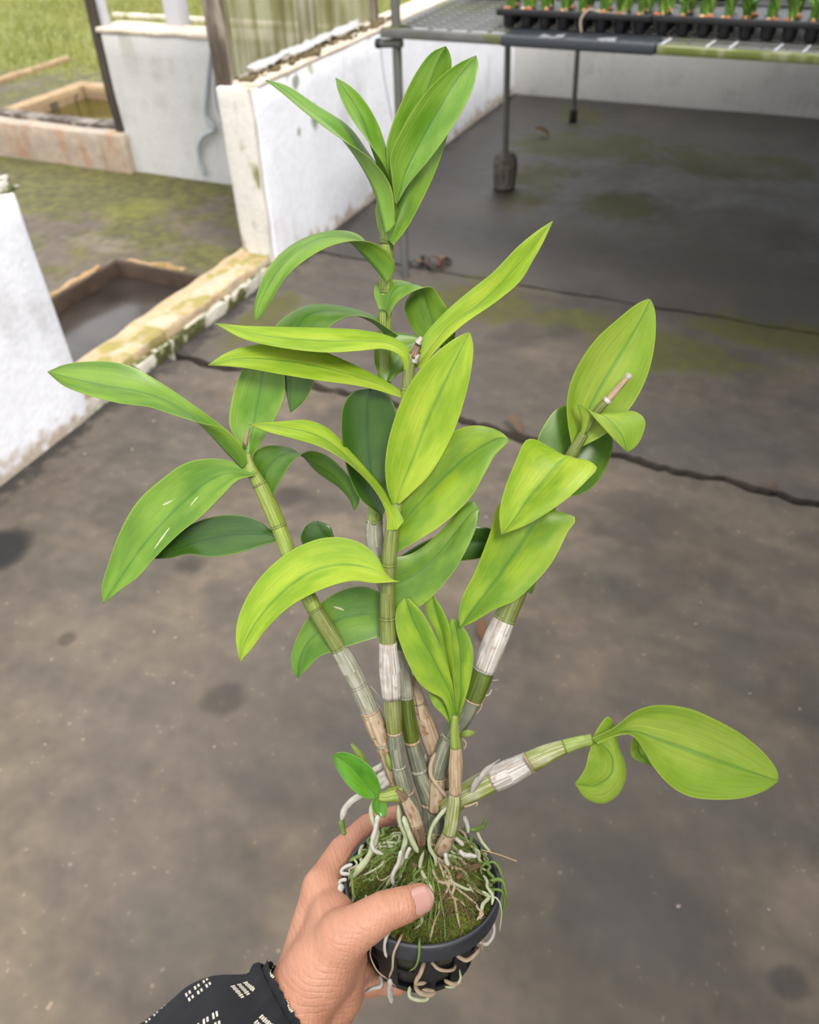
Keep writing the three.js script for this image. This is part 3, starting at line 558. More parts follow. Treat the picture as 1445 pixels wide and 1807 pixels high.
// a blade between edge A, midrib M and edge B (frame position and depth in cm), about 1 mm thick
function leaf(parent, A, M, B, skin, off = 0, { bulge = 0.06, thick = 0.0009, label } = {}) {
  const cv = [A, M, B].map((l) => spline(l.map((p) => at(p, off)))), NU = 34, NV = 6, rows = [];
  for (let i = 0; i <= NU; i++) {
    const t = i / NU, [a, m, b] = cv.map((c) => c.getPointAt(t)), tg = cv[1].getTangentAt(t), w = a.distanceTo(b);
    const n = b.clone().sub(a).cross(tg); if (n.lengthSq() > 1e-14) n.normalize();
    const row = [];
    for (let j = -NV; j <= NV; j++) {
      const s = Math.abs(j) / NV, e = j < 0 ? a : b, q = m.clone().lerp(e, s);
      q.addScaledVector(n, bulge * w * 4 * s * (1 - s) * 0.5 * (1 + 0.5 * (noise2(t * 5 + off, s * 2, 9) - 0.5)));
      row.push(q);
    }
    rows.push(row);
  }
  const C = 2 * NV + 1, nrm = [];
  for (let i = 0; i <= NU; i++) for (let j = 0; j < C; j++) {
    const du = rows[Math.min(NU, i + 1)][j].clone().sub(rows[Math.max(0, i - 1)][j]), dv = rows[i][Math.min(C - 1, j + 1)].clone().sub(rows[i][Math.max(0, j - 1)]), n = du.cross(dv);
    if (n.lengthSq() < 1e-16 && i === NU) { const p = nrm[(i - 1) * C + j]; n.copy(p); }
    nrm.push(n.lengthSq() > 1e-20 ? n.normalize() : V(0, 0, 1));
  }
  const pos = [], uv = [], idx = [];
  for (const side of [1, -1]) for (let i = 0; i <= NU; i++) for (let j = 0; j < C; j++) {
    const s = Math.abs(j / NV - 1), th = thick * 0.5 * mix(1.3, 0.45, s) * (i === NU ? 0.4 : 1), q = rows[i][j].clone().addScaledVector(nrm[i * C + j], side * th);
    pos.push(q.x, q.y, q.z); uv.push(j / (C - 1), i / NU);
  }
  const S = (NU + 1) * C;
  for (let i = 0; i < NU; i++) for (let j = 0; j < C - 1; j++) { const a = i * C + j, b = a + C; idx.push(a, b, a + 1, b, b + 1, a + 1); idx.push(S + a, S + a + 1, S + b, S + b, S + a + 1, S + b + 1); }
  for (let i = 0; i < NU; i++) for (const j of [0, C - 1]) { const a = i * C + j, b = a + C; if (j) idx.push(a, b, S + a, b, S + b, S + a); else idx.push(a, S + a, b, b, S + a, S + b); }
  const g = new THREE.BufferGeometry();
  g.setAttribute('position', new THREE.Float32BufferAttribute(pos, 3)); g.setAttribute('uv', new THREE.Float32BufferAttribute(uv, 2)); g.setIndex(idx); g.computeVertexNormals();
  const m = part('leaf', g, skin, parent, potBase);
  if (label) m.userData.label = label;
  return m;
}

// cane skins: ribs along the stem
function caneMap(a, b, k, spots = 0) {
  return texture(256, 256, (u, v) => {
    const rib = fbm(u * 46, v * 1.1, 3, 400 + k), n = fbm(u * 6, v * 6, 4, 410 + k), hair = fbm(u * 90, v * 3, 2, 420 + k);
    let c = mul3(mix3(a, b, smooth(0.35, 0.65, rib * 0.6 + n * 0.4)), 0.82 + 0.3 * hair);
    if (spots) c = mix3(c, [0.50, 0.30, 0.14], spots * smooth(0.6, 0.8, fbm(u * 12, v * 11, 4, 430 + k)));
    return c;
  }, { repeat: [1, 18] });
}
const caneBump = texture(256, 64, (u, v) => { const b = fbm(u * 40, v * 1.5, 3, 440); return [b, b, b]; }, { color: false, repeat: [1, 18] });
const caneSkin = (a, b, k, spots, o) => std({ map: caneMap(rgb(a), rgb(b), k, spots), bumpMap: caneBump, bumpScale: 0.0007, roughness: 0.6, color: new THREE.Color(0.55, 0.55, 0.55), ...o });
const CANE = {
  fresh: caneSkin(0xa8b856, 0x90a63c, 1, 0, { roughness: 0.45 }), olive: caneSkin(0x8e9a4c, 0x7f8c3e, 2, 0.25, { roughness: 0.5 }), bottle: caneSkin(0x6a7d1c, 0x55690f, 3, 0.1, { roughness: 0.4 }),
  silver: caneSkin(0xa4a48a, 0x787c64, 4, 0.1), grey: caneSkin(0xc4c2ac, 0x94957a, 5, 0.2), white: caneSkin(0xeee8de, 0xc2b8aa, 6, 0.3), tan: caneSkin(0xd3bd9d, 0xb89a78, 7, 0.55), straw: caneSkin(0xd8c3a0, 0xc0a07a, 8, 0.2),
  brown: caneSkin(0x9a7c62, 0x6e5238, 9, 0.5), striped: caneSkin(0xc9c9a0, 0x8f9c3a, 10, 0.15), mottled: caneSkin(0x80862e, 0x9aa06a, 11, 0.2),
};
// pts: [frame x, y, depth cm, radius in frame px]; cuts: [end 0..1, skin, swelling]
function cane(pts, cuts, off = 0) {
  const g = sub('cane', orchid), P = pts.map((p) => at(p, off)), cv = spline(P);
  const len = [0]; for (let i = 1; i < P.length; i++) len.push(len[i - 1] + P[i].distanceTo(P[i - 1]));
  const tot = len[len.length - 1], R = pts.map((p) => p[3] * depthAt(p[1]) / FOCAL);
  const rad = (t) => { const d = clamp(t) * tot; let i = 1; while (i < len.length - 1 && len[i] < d) i++; return mix(R[i - 1], R[i], clamp((d - len[i - 1]) / (len[i] - len[i - 1]))); };
  let t0 = 0;
  cuts.forEach(([t1, skin, swell = 0.06, sheath = 0], k) => {
    const grow = 1 + sheath;
    part('internode', sweep(cv, (t, s) => rad(t) * grow * (1 - swell * 0.5 + swell * Math.sin(Math.PI * clamp(s * 0.9 + 0.08))) , t0, Math.min(1, t1 + 0.004), 14, 18, { wobble: 0.10 }), CANE[skin], g, potBase);
    if (k) part('node_ring', sweep(cv, (t, s) => rad(t) * (1.01 + 0.05 * Math.sin(Math.PI * s)), t0 - 0.002, t0 + 0.0035, 4, 18, { wobble: 0.12 }), CANE[skin === 'fresh' || skin === 'olive' ? 'olive' : k % 2 ? 'straw' : 'grey'], g, potBase);
    t0 = t1;
  });
  return g;
}

// tall cane at the back
const c1 = cane([[768, 1480, .9, 19], [758, 1405, .7, 18], [744, 1371, .6, 16], [734, 1338, .6, 14], [721, 1276, .5, 14.5], [715, 1200, .5, 11], [708, 1130, .6, 11], [690, 1060, .7, 13], [672, 1000, .7, 16], [660, 940, .8, 15], [668, 860, .9, 13], [676, 760, .9, 12], [678, 650, .8, 12], [679, 560, .7, 12], [681, 480, .5, 12], [683, 420, .4, 12], [690, 370, .3, 10], [697, 335, .3, 7]],
  [[0.065, 'silver', .08], [0.125, 'silver', .09], [0.175, 'silver', .08], [0.25, 'bottle', .05], [0.325, 'grey', .05, .06], [0.39, 'bottle', .04], [0.475, 'grey', .05, .05], [0.53, 'grey', .05, .05], [0.61, 'fresh', .03], [0.70, 'fresh', .03], [0.79, 'fresh', .03], [0.865, 'fresh', .03], [0.93, 'fresh', .04], [1, 'fresh', .02]], .6);
// front cane
const c2 = cane([[728, 1440, .6, 16], [712, 1385, .4, 14], [700, 1335, .2, 11.5], [695, 1285, .1, 13], [692, 1245, .1, 15], [688, 1185, 0, 17], [685, 1142, -.1, 14.5], [684, 1105, -.1, 13.5], [684, 1040, -.2, 13], [689, 965, -.3, 13], [697, 900, -.1, 12], [709, 800, .5, 12], [717, 720, 0, 11], [722, 650, 0, 10], [728, 625, 0, 9]],
  [[0.06, 'silver', .1], [0.125, 'silver', .08], [0.205, 'silver', .06, .02], [0.285, 'mottled', .07, .03], [0.405, 'white', .06, .1], [0.46, 'olive', .03], [0.575, 'olive', .03], [0.68, 'olive', .03], [0.82, 'fresh', .03], [0.93, 'fresh', .03], [1, 'olive', .04]], -.6);
part('dry_bud', sweep(spline([at([729, 632], -.6), at([735, 615], -.6), at([740, 600], -.6)]), (t, s) => mix(0.0034, 0.0015, s), 0, 1, 8, 9, { wobble: 0.5 }), CANE.brown, c2, potBase);
part('bud_scale', sweep(spline([at([731, 640], -.75), at([735, 632], -.85), at([740, 626], -.85)]), (t, s) => mix(0.0026, 0.001, s), 0, 1, 6, 8, { wobble: 0.6, flat: 0.5 }), CANE.white, c2, potBase);
part('bud_scale', sweep(spline([at([737, 606], -.7), at([741, 599], -.75), at([743, 594], -.75)]), (t, s) => mix(0.0024, 0.0012, s), 0, 1, 6, 8, { wobble: 0.6 }), CANE.white, c2, potBase);
// left cane
const c3 = cane([[722, 1425, .6, 14], [705, 1390, .6, 14], [688, 1345, .5, 14], [665, 1285, .4, 17], [643, 1232, .3, 15.5], [615, 1175, .2, 16], [580, 1115, .1, 15], [548, 1062, .1, 14], [515, 990, 0, 14], [488, 920, 0, 14], [462, 862, 0, 13], [440, 822, 0, 10], [436, 800, 0, 6]],
  [[0.08, 'tan', .05], [0.19, 'tan', .06], [0.285, 'tan', .08, .04], [0.36, 'grey', .05], [0.47, 'grey', .06, .04], [0.585, 'olive', .04], [0.70, 'fresh', .04], [0.81, 'fresh', .04], [0.92, 'fresh', .04], [1, 'fresh', .02]]);
// right cane
const c4 = cane([[768, 1430, .9, 15], [772, 1370, .8, 15], [786, 1320, .7, 16], [808, 1278, .7, 17], [832, 1238, .6, 17], [853, 1185, .6, 19], [875, 1127, .7, 20.5], [900, 1070, 1, 19], [930, 1005, 1.5, 15], [960, 920, 1.6, 13], [985, 850, 1.3, 11], [1010, 800, .7, 10], [1030, 765, .5, 9]],
  [[0.09, 'tan', .06], [0.20, 'silver', .06], [0.31, 'silver', .06], [0.39, 'bottle', .08], [0.52, 'white', .05, .04], [0.62, 'olive', .03], [0.78, 'olive', .03], [0.93, 'fresh', .03], [1, 'olive', .02]]);
{
  const s = spline([[1030, 762, .5], [1052, 728, .3], [1070, 708, .1], [1095, 680, 0], [1112, 660, 0]].map((p) => at(p)));
  const f = sub('flower_spike', orchid);
  part('spike_base', sweep(s, () => 0.0024, 0, 0.52, 12, 12), CANE.olive, f, potBase);
  part('spike_stalk', sweep(s, (t) => mix(0.0027, 0.0019, t), 0.5, 0.94, 12, 12, { wobble: 0.2 }), CANE.straw, f, potBase);
  part('node_ring', sweep(s, (t, q) => 0.0026 + 0.0004 * Math.sin(Math.PI * q), 0.5, 0.56, 5, 12, { wobble: 0.4 }), CANE.white, f, potBase);
  part('spike_tip', sweep(s, (t, q) => 0.0019 + 0.0005 * Math.sin(Math.PI * q), 0.92, 1, 6, 10, { wobble: 0.4 }), CANE.white, f, potBase);
}
// bare pale cane behind
cane([[782, 1390, 1.2, 15], [768, 1325, 1.3, 17], [750, 1275, 1.4, 17], [736, 1225, 1.4, 11], [727, 1190, 1.4, 6]], [[0.3, 'tan', .03], [0.75, 'tan', .06], [1, 'tan', .04]], .6);
// slim front shoot
const c6 = cane([[776, 1503, -.3, 13], [792, 1472, -.6, 12.5], [801, 1425, -.9, 11.5], [803, 1393, -1, 10], [804, 1355, -1, 11.5], [804, 1318, -1, 9.5], [802, 1288, -1, 7.5], [803, 1262, -1, 6]], [[0.16, 'tan', .1], [0.46, 'striped', .05], [0.78, 'straw', .09, .05], [1, 'fresh', .05]]);
// cane leaning far to the right
const c7 = cane([[785, 1430, .4, 17], [815, 1405, .2, 19], [862, 1380, 0, 21], [905, 1360, -.2, 20.5], [938, 1343, -.3, 18], [985, 1322, -.4, 14], [1022, 1310, -.4, 10.5], [1045, 1305, -.4, 10]], [[0.36, 'striped', .05], [0.6, 'white', .05, .04], [0.83, 'striped', .04], [1, 'fresh', .03]]);
part('papery_scale', sweep(spline([at([832, 1398], -1.2), at([850, 1370], -1.6), at([868, 1350], -1.2), at([882, 1340], -.8)]), (t, s) => 0.0008 + 0.0028 * Math.sin(Math.PI * clamp(s + 0.1)), 0, 1, 16, 8, { wobble: 0.9, flat: 0.35 }), CANE.white, c7, potBase);
part('papery_collar', sweep(spline([at([923, 1330], -1.0), at([931, 1345], -1.3), at([943, 1364], -.9)]), () => 0.0011, 0, 1, 10, 7, { wobble: 0.5 }), CANE.straw, c7, potBase);
// dried stub in front
cane([[742, 1490, -1.2, 9], [737, 1462, -1.3, 12], [725, 1430, -1.4, 11], [712, 1408, -1.3, 8], [697, 1395, -1.2, 6]], [[0.35, 'brown', .08], [0.8, 'tan', .08], [1, 'brown', .1]], .3);

// leaves of the tall cane
leaf(c1, [[697, 395, -.4], [690, 330, -.9], [652, 279, -1], [606, 248, -.8], [543, 202, -.5], [500, 166, -.2], [469, 142, 0]], [[680, 412, -.4], [660, 337, 0], [632, 283, .2], [590, 230, .3], [535, 187, .2], [498, 158, .1], [469, 142, 0]], [[692, 395, .5], [682, 318, 1.3], [650, 270, 1.4], [616, 224, 1.1], [556, 184, .7], [505, 151, .3], [469, 141, 0]], LEAF.top, .2);
leaf(c1, [[694, 340, -.2], [682, 300, -.8], [650, 250, -.8], [618, 205, -.5], [597, 162, -.2], [592, 138, 0]], [[696, 348, 0], [674, 308, 0], [656, 262, .2], [636, 205, .3], [610, 163, .1], [592, 138, 0]], [[699, 337, .3], [689, 295, .8], [679, 253, 1], [665, 215, .8], [640, 174, .5], [615, 150, .2], [592, 137, 0]], LEAF.top, .4);
leaf(c1, [[690, 340, .3], [682, 262, .6], [690, 226, .7], [711, 174, .8], [736, 125, .8], [762, 92, .7], [784, 82, .6]], [[695, 340, .5], [706, 270, 1.2], [728, 215, 1.3], [752, 165, 1.2], [773, 110, .9], [786, 82, .6]], [[700, 338, .6], [730, 270, 1.5], [762, 215, 1.6], [786, 160, 1.4], [797, 115, 1], [793, 92, .8], [787, 82, .6]], LEAF.top, .4, { bulge: -.05 });
leaf(c1, [[697, 358, -.3], [692, 318, -.5], [689, 274, -.6], [710, 226, -.6], [742, 175, -.4], [777, 136, -.1], [810, 111, .1], [838, 98, .2]], [[700, 360, 0], [712, 315, .2], [728, 278, .3], [752, 232, .3], [780, 184, .3], [812, 133, .3], [840, 98, .2]], [[703, 356, 0], [720, 326, 0], [757, 282, -.1], [800, 222, -.1], [824, 180, 0], [838, 145, .1], [844, 114, .2], [841, 99, .2]], LEAF.top, -.1, { bulge: -.05 });
leaf(c1, [[694, 433, -.1], [717, 404, 0], [745, 353, .2], [771, 296, .5], [789, 240, .8], [797, 195, 1]], [[687, 425, .1], [703, 375, .4], [726, 318, .8], [755, 262, 1.1], [796, 193, 1]], [[676, 430, .3], [664, 388, .7], [664, 360, 1], [690, 312, 1.6], [735, 250, 1.8], [795, 192, 1]], LEAF.green, .4);
leaf(c1, [[696, 478, -.3], [696, 462, -.6], [686, 446, -.9], [661, 430, -1], [626, 425, -1], [581, 435, -1], [537, 460, -.9], [506, 488, -.7], [476, 535, -.4], [460, 560, -.2], [450, 567, -.2]], [[682, 498, -.4], [661, 472, -.2], [641, 450, 0], [615, 425, .2], [580, 420, .2], [535, 437, .1], [495, 475, 0], [462, 530, -.1], [450, 567, -.2]], [[671, 480, .4], [655, 445, .9], [640, 420, 1.2], [618, 409, 1.3], [581, 408, 1.2], [537, 420, 1], [497, 446, .7], [466, 486, .4], [449, 539, 0], [449, 566, -.2]], LEAF.green, .3);
leaf(c1, [[686, 558, -.1], [700, 534, -.2], [732, 513, -.1], [762, 507, .1], [774, 521, .3], [788, 543, .5], [803, 580, .8], [800, 615, 1]], [[682, 548, .3], [697, 510, .3], [728, 503, .6], [746, 510, .9], [756, 545, 1.1], [775, 590, 1.1], [799, 617, 1]], [[668, 545, .3], [660, 515, .6], [668, 497, .8], [712, 496, 1.2], [730, 504, 1.5], [714, 540, 1.7], [726, 577, 1.6], [745, 600, 1.4], [797, 620, 1]], LEAF.green, .4);
leaf(c1, [[703, 592, -.1], [685, 580, -.3], [655, 562, -.4], [617, 558, -.4], [584, 575, -.3], [562, 610, -.1], [556, 665, .1], [538, 707, .2], [513, 728, .3]], [[692, 600, .2], [665, 574, .4], [630, 556, .6], [580, 550, .7], [538, 560, .7], [518, 600, .6], [513, 660, .5], [513, 728, .3]], [[690, 588, .6], [670, 564, 1], [640, 549, 1.3], [587, 538, 1.5], [548, 537, 1.5], [508, 556, 1.4], [482, 585, 1.1], [492, 640, .8], [503, 685, .5], [512, 727, .3]], LEAF.deep, .5);
leaf(c1, [[674, 673, .3], [661, 640, .6], [664, 606, .8], [690, 588, 1.2], [732, 592, 1.4]], [[682, 674, .3], [696, 640, .8], [712, 616, 1.2], [742, 600, 1.4]], [[689, 674, .2], [700, 661, .4], [716, 652, .7], [737, 628, 1.1], [744, 602, 1.4]], LEAF.green, .6);
leaf(c1, [[668, 907, .8], [634, 878, .6], [612, 826, .5], [602, 764, .4], [605, 718, .5], [622, 692, .7], [650, 686, .9]], [[672, 908, .9], [660, 860, 1], [652, 810, 1.1], [648, 760, 1.1], [648, 720, 1], [650, 700, .9], [653, 686, .9]], [[677, 906, .8], [690, 860, .8], [697, 815, .8], [700, 760, .7], [697, 720, .7], [682, 696, .8], [656, 686, .9]], LEAF.dark, -.9, { bulge: -.08 });
leaf(c1, [[700, 985, .8], [760, 950, 1.2], [835, 930, 1.5], [870, 934, 1.6], [905, 955, 1.6]], [[702, 995, .9], [760, 970, 1.3], [835, 955, 1.6], [905, 957, 1.6]], [[704, 1005, .8], [760, 993, 1.1], [806, 990, 1.4], [850, 984, 1.5], [905, 959, 1.6]], LEAF.dark, .8);
leaf(c1, [[660, 1000, 1], [605, 985, 1.2], [548, 975, 1.4], [530, 953, 1.5], [538, 930, 1.6], [554, 919, 1.6]], [[660, 995, 1.1], [612, 965, 1.4], [576, 945, 1.5], [557, 920, 1.6]], [[662, 985, 1], [625, 962, 1.3], [592, 950, 1.4], [582, 928, 1.5], [560, 919, 1.6]], LEAF.dark, .6);

// leaves of the front cane
leaf(c2, [[729, 650, .1], [743, 601, .3], [780, 556, .4], [830, 512, .5], [868, 482, .5], [915, 434, .5], [948, 407, .6], [974, 390, .6]], [[736, 647, 0], [765, 608, .3], [805, 565, .5], [845, 538, .6], [885, 500, .7], [930, 448, .7], [975, 391, .6]], [[742, 651, -.2], [781, 606, -.5], [820, 571, -.6], [876, 532, -.5], [918, 496, -.3], [940, 460, 0], [956, 432, .2], [975, 392, .6]], LEAF.lime, -.3);
leaf(c2, [[730, 648, .2], [724, 619, .3], [696, 597, .6], [640, 583, .9], [570, 579, 1], [490, 577, .8], [430, 575, .5], [379, 570, .2]], [[722, 652, -.1], [716, 627, -.1], [690, 608, 0], [640, 603, .1], [575, 603, .2], [495, 597, .2], [430, 586, .2], [379, 570, .2]], [[713, 652, -.1], [708, 630, -.4], [680, 616, -.7], [635, 619, -.9], [578, 622, -.9], [500, 614, -.7], [430, 598, -.3], [379, 571, .2]], LEAF.lime, -.8);
leaf(c2, [[714, 692, .2], [662, 662, .7], [617, 640, .9], [560, 617, 1], [490, 606, .9], [435, 611, .6], [397, 624, .3], [367, 644, .1]], [[712, 698, 0], [664, 677, .2], [617, 662, .3], [560, 647, .3], [490, 636, .3], [430, 633, .2], [395, 638, .1], [367, 644, .1]], [[708, 702, -.2], [664, 688, -.4], [626, 680, -.5], [560, 671, -.5], [493, 660, -.4], [430, 649, -.2], [395, 646, 0], [367, 645, .1]], LEAF.lime, -.6);
leaf(c2, [[692, 889, -.1], [682, 857, -.3], [680, 812, -.5], [691, 755, -.6], [720, 682, -.5], [760, 631, -.3], [803, 597, -.1], [826, 586, 0]], [[699, 888, .1], [712, 850, 0], [728, 812, -.1], [752, 748, -.1], [780, 686, -.1], [804, 636, -.1], [820, 603, 0], [828, 587, 0]], [[705, 889, -.1], [728, 868, -.4], [757, 839, -.7], [797, 770, -.8], [820, 704, -.8], [832, 650, -.6], [835, 610, -.3], [830, 588, 0]], LEAF.lime, -1.2, { bulge: -.05 });
leaf(c2, [[702, 892, 0], [725, 862, .3], [760, 810, .6], [800, 762, .7], [835, 751, .6], [866, 755, .5], [888, 765, .3], [899, 776, .2]], [[703, 932, .2], [735, 893, .3], [785, 840, .5], [825, 805, .5], [858, 784, .4], [884, 773, .3], [900, 776, .2]], [[700, 975, -.3], [735, 955, -.5], [785, 922, -.6], [830, 878, -.5], [857, 832, -.3], [874, 803, 0], [890, 787, .1], [899, 778, .2]], LEAF.mid, -.5);
leaf(c2, [[713, 920, -.2], [703, 899, 0], [680, 868, .3], [645, 826, .6], [612, 790, .8], [580, 757, .8], [545, 742, .6], [490, 744, .3], [437, 748, 0]], [[700, 935, -.4], [690, 902, -.2], [664, 866, -.1], [630, 827, 0], [600, 797, 0], [570, 775, 0], [530, 760, 0], [485, 753, 0], [437, 748, 0]], [[682, 935, -.2], [681, 904, -.5], [654, 853, -.8], [618, 820, -1], [588, 800, -1], [556, 785, -.8], [518, 774, -.5], [475, 763, -.2], [437, 749, 0]], LEAF.lime, -1.1);
leaf(c2, [[694, 985, 0], [730, 975, .2], [780, 935, .5], [812, 898, .5], [834, 884, .4], [846, 897, .3]], [[690, 1035, 0], [730, 1015, .1], [775, 975, .3], [812, 930, .3], [835, 903, .3], [846, 899, .3]], [[691, 1080, -.4], [735, 1073, -.6], [792, 1020, -.6], [824, 968, -.4], [843, 922, 0], [846, 902, .3]], LEAF.green, -.1);
leaf(c2, [[679, 1008, .2], [668, 985, .5], [645, 963, .8], [607, 949, 1], [567, 950, 1], [522, 967, .9], [478, 999, .7], [442, 1043, .4], [420, 1092, .1], [416, 1130, -.2], [423, 1168, -.4]], [[690, 1022, -.3], [660, 1006, 0], [610, 997, .3], [555, 1007, .3], [500, 1045, .2], [455, 1095, 0], [430, 1140, -.2], [423, 1168, -.4]], [[705, 1026, -.6], [660, 1029, -.9], [625, 1025, -1], [590, 1032, -1], [550, 1048, -.9], [508, 1073, -.8], [470, 1110, -.6], [443, 1146, -.5], [424, 1168, -.4]], LEAF.lime, -1.5);
leaf(c2, [[672, 1045, .3], [640, 1035, .5], [600, 1043, .6], [560, 1070, .5], [530, 1112, .4], [514, 1155, .2], [516, 1182, .1], [525, 1196, 0]], [[674, 1085, .2], [640, 1084, .3], [600, 1092, .3], [560, 1117, .3], [534, 1150, .2], [525, 1196, 0]], [[672, 1123, -.2], [635, 1134, -.4], [595, 1147, -.5], [562, 1160, -.4], [545, 1178, -.2], [526, 1196, 0]], LEAF.nicked, .3);

// leaves of the left cane
leaf(c3, [[434, 818, .2], [430, 790, .4], [405, 763, .7], [376, 740, .8], [335, 710, .8], [286, 677, .8], [245, 653, .7], [209, 640, .6], [151, 638, .4], [111, 644, .2], [84, 656, 0]], [[428, 826, -.3], [400, 798, -.1], [372, 767, 0], [335, 733, .1], [290, 706, .2], [240, 691, .2], [180, 681, .1], [125, 668, 0], [84, 656, 0]], [[437, 815, -.5], [425, 786, -.9], [395, 757, -1], [352, 746, -.8], [302, 731, -.6], [266, 719, -.5], [213, 712, -.4], [164, 700, -.3], [111, 680, -.1], [84, 657, 0]], LEAF.green, 0);
leaf(c3, [[434, 818, .3], [418, 777, .4], [405, 752, .4], [407, 715, .5], [419, 672, .7], [440, 635, .9], [465, 615, 1]], [[438, 818, .4], [445, 765, .8], [456, 705, 1], [465, 655, 1.1], [468, 615, 1]], [[442, 812, .3], [466, 771, .4], [487, 735, .5], [501, 700, .6], [502, 660, .8], [490, 630, .9], [470, 615, 1]], LEAF.top, .1, { bulge: -.05 });
leaf(c3, [[453, 833, -.1], [425, 820, .2], [396, 811, .4], [356, 810, .5], [323, 819, .5], [286, 845, .5], [245, 882, .4], [217, 927, .2], [192, 992, 0], [179, 1041, -.2], [182, 1065, -.3]], [[442, 842, -.2], [410, 835, 0], [370, 848, .2], [330, 881, .3], [290, 921, .2], [250, 968, .1], [210, 1025, -.2], [182, 1065, -.3]], [[453, 838, -.5], [420, 847, -.6], [392, 874, -.7], [356, 910, -.7], [315, 943, -.7], [270, 988, -.6], [245, 1017, -.5], [213, 1041, -.4], [183, 1065, -.3]], LEAF.scarred, -.3);
leaf(c3, [[500, 946, .1], [478, 935, .4], [455, 918, .6], [420, 909, .7], [380, 911, .7], [335, 927, .6], [295, 957, .5], [268, 986, .4]], [[503, 950, -.1], [465, 944, .1], [420, 943, .3], [375, 950, .4], [330, 963, .4], [268, 986, .4]], [[506, 950, -.3], [462, 963, -.4], [417, 977, -.4], [370, 983, -.2], [331, 978, 0], [298, 985, .2], [268, 986, .4]], LEAF.dark, .2);
leaf(c3, [[476, 895, -.2], [484, 868, -.4], [496, 846, -.5], [512, 821, -.4], [530, 803, -.2], [549, 796, 0], [578, 805, .3], [609, 833, .4], [630, 862, .5], [634, 886, .6], [625, 902, .6]], [[473, 888, .1], [466, 842, .1], [485, 812, .3], [520, 799, .6], [555, 818, .8], [595, 845, .8], [620, 878, .7], [625, 902, .6]], [[471, 880, .3], [453, 840, .5], [446, 806, .7], [463, 789, 1], [500, 787, 1.2], [528, 800, 1.4], [558, 832, 1.3], [600, 862, 1.1], [618, 884, .8], [625, 902, .6]], LEAF.deep, .1);
part('dry_bud', sweep(spline([at([432, 785], -.1), at([436, 768], -.2), at([441, 755], -.2)]), (t, s) => mix(0.0016, 0.0006, s), 0, 1, 6, 7, { wobble: 0.5 }), CANE.straw, c3, potBase);

// leaves of the right cane
leaf(c4, [[1010, 790, 0], [1002, 747, -.1], [1000, 711, -.2], [1007, 674, -.2], [1024, 637, -.2], [1051, 599, -.1], [1089, 564, .1], [1123, 537, .3], [1143, 527, .5]], [[1016, 792, .2], [1030, 742, .5], [1050, 700, .6], [1080, 648, .6], [1110, 600, .6], [1135, 555, .5], [1146, 528, .5]], [[1024, 790, .1], [1071, 764, 0], [1100, 735, -.1], [1125, 700, -.2], [1143, 660, -.2], [1153, 620, -.1], [1157, 582, .1], [1155, 545, .4], [1148, 528, .5]], LEAF.pale, .6, { bulge: -.05 });
leaf(c4, [[1012, 797, -.3], [1026, 752, -.6], [1021, 724, -.9], [1016, 709, -1], [1034, 720, -1.1], [1052, 741, -1.2], [1079, 771, -1.2], [1106, 798, -1.2]], [[1017, 795, -.4], [1034, 758, -.5], [1044, 735, -.8], [1060, 733, -1], [1082, 750, -1.2], [1098, 772, -1.3], [1106, 798, -1.2]], [[1022, 792, -.2], [1042, 752, -.2], [1058, 728, -.4], [1090, 726, -.6], [1122, 727, -.8], [1138, 742, -1], [1132, 772, -1.1], [1119, 791, -1.2], [1107, 798, -1.2]], LEAF.pale, .8);
leaf(c4, [[1003, 808, .2], [965, 786, -.2], [942, 775, -.6], [928, 777, -.9], [908, 818, -1.3], [890, 864, -1.5], [881, 906, -1.6], [884, 944, -1.6]], [[1007, 806, .1], [1002, 806, -.4], [986, 817, -.9], [960, 849, -1.2], [934, 879, -1.4], [905, 920, -1.6], [884, 944, -1.6]], [[1013, 809, .1], [1035, 812, -.2], [1053, 825, -.5], [1036, 847, -.9], [1003, 878, -1.2], [970, 902, -1.4], [930, 926, -1.6], [885, 944, -1.6]], LEAF.lime, .3);
leaf(c4, [[995, 830, .6], [960, 812, .8], [948, 780, 1], [962, 747, 1.2], [985, 720, 1.4], [1020, 716, 1.6], [1065, 748, 1.7]], [[1000, 850, .6], [1010, 820, 1], [1030, 790, 1.3], [1067, 751, 1.7]], [[1003, 872, .4], [1014, 875, .5], [1040, 864, .7], [1060, 842, 1], [1076, 808, 1.3], [1081, 778, 1.5], [1069, 752, 1.7]], LEAF.deep, .9);
leaf(c4, [[955, 890, .6], [915, 878, .2], [880, 891, -.2], [866, 936, -.5], [852, 974, -.7], [835, 1015, -.8], [817, 1050, -.9], [809, 1084, -1], [811, 1107, -1]], [[958, 897, .5], [955, 911, .2], [941, 927, 0], [915, 967, -.2], [886, 1008, -.4], [850, 1056, -.8], [811, 1107, -1]], [[965, 897, .6], [990, 904, .4], [1016, 915, .1], [1001, 940, 0], [988, 967, -.2], [970, 998, -.3], [938, 1034, -.5], [908, 1060, -.7], [870, 1077, -.8], [831, 1100, -.9], [812, 1107, -1]], LEAF.mid, .5);
leaf(c4, [[930, 1020, .4], [928, 1035, .3], [934, 1047, .2]], [[938, 1018, .4], [937, 1034, .3], [936, 1048, .2]], [[946, 1016, .4], [945, 1033, .3], [938, 1048, .2]], LEAF.deep, .8);

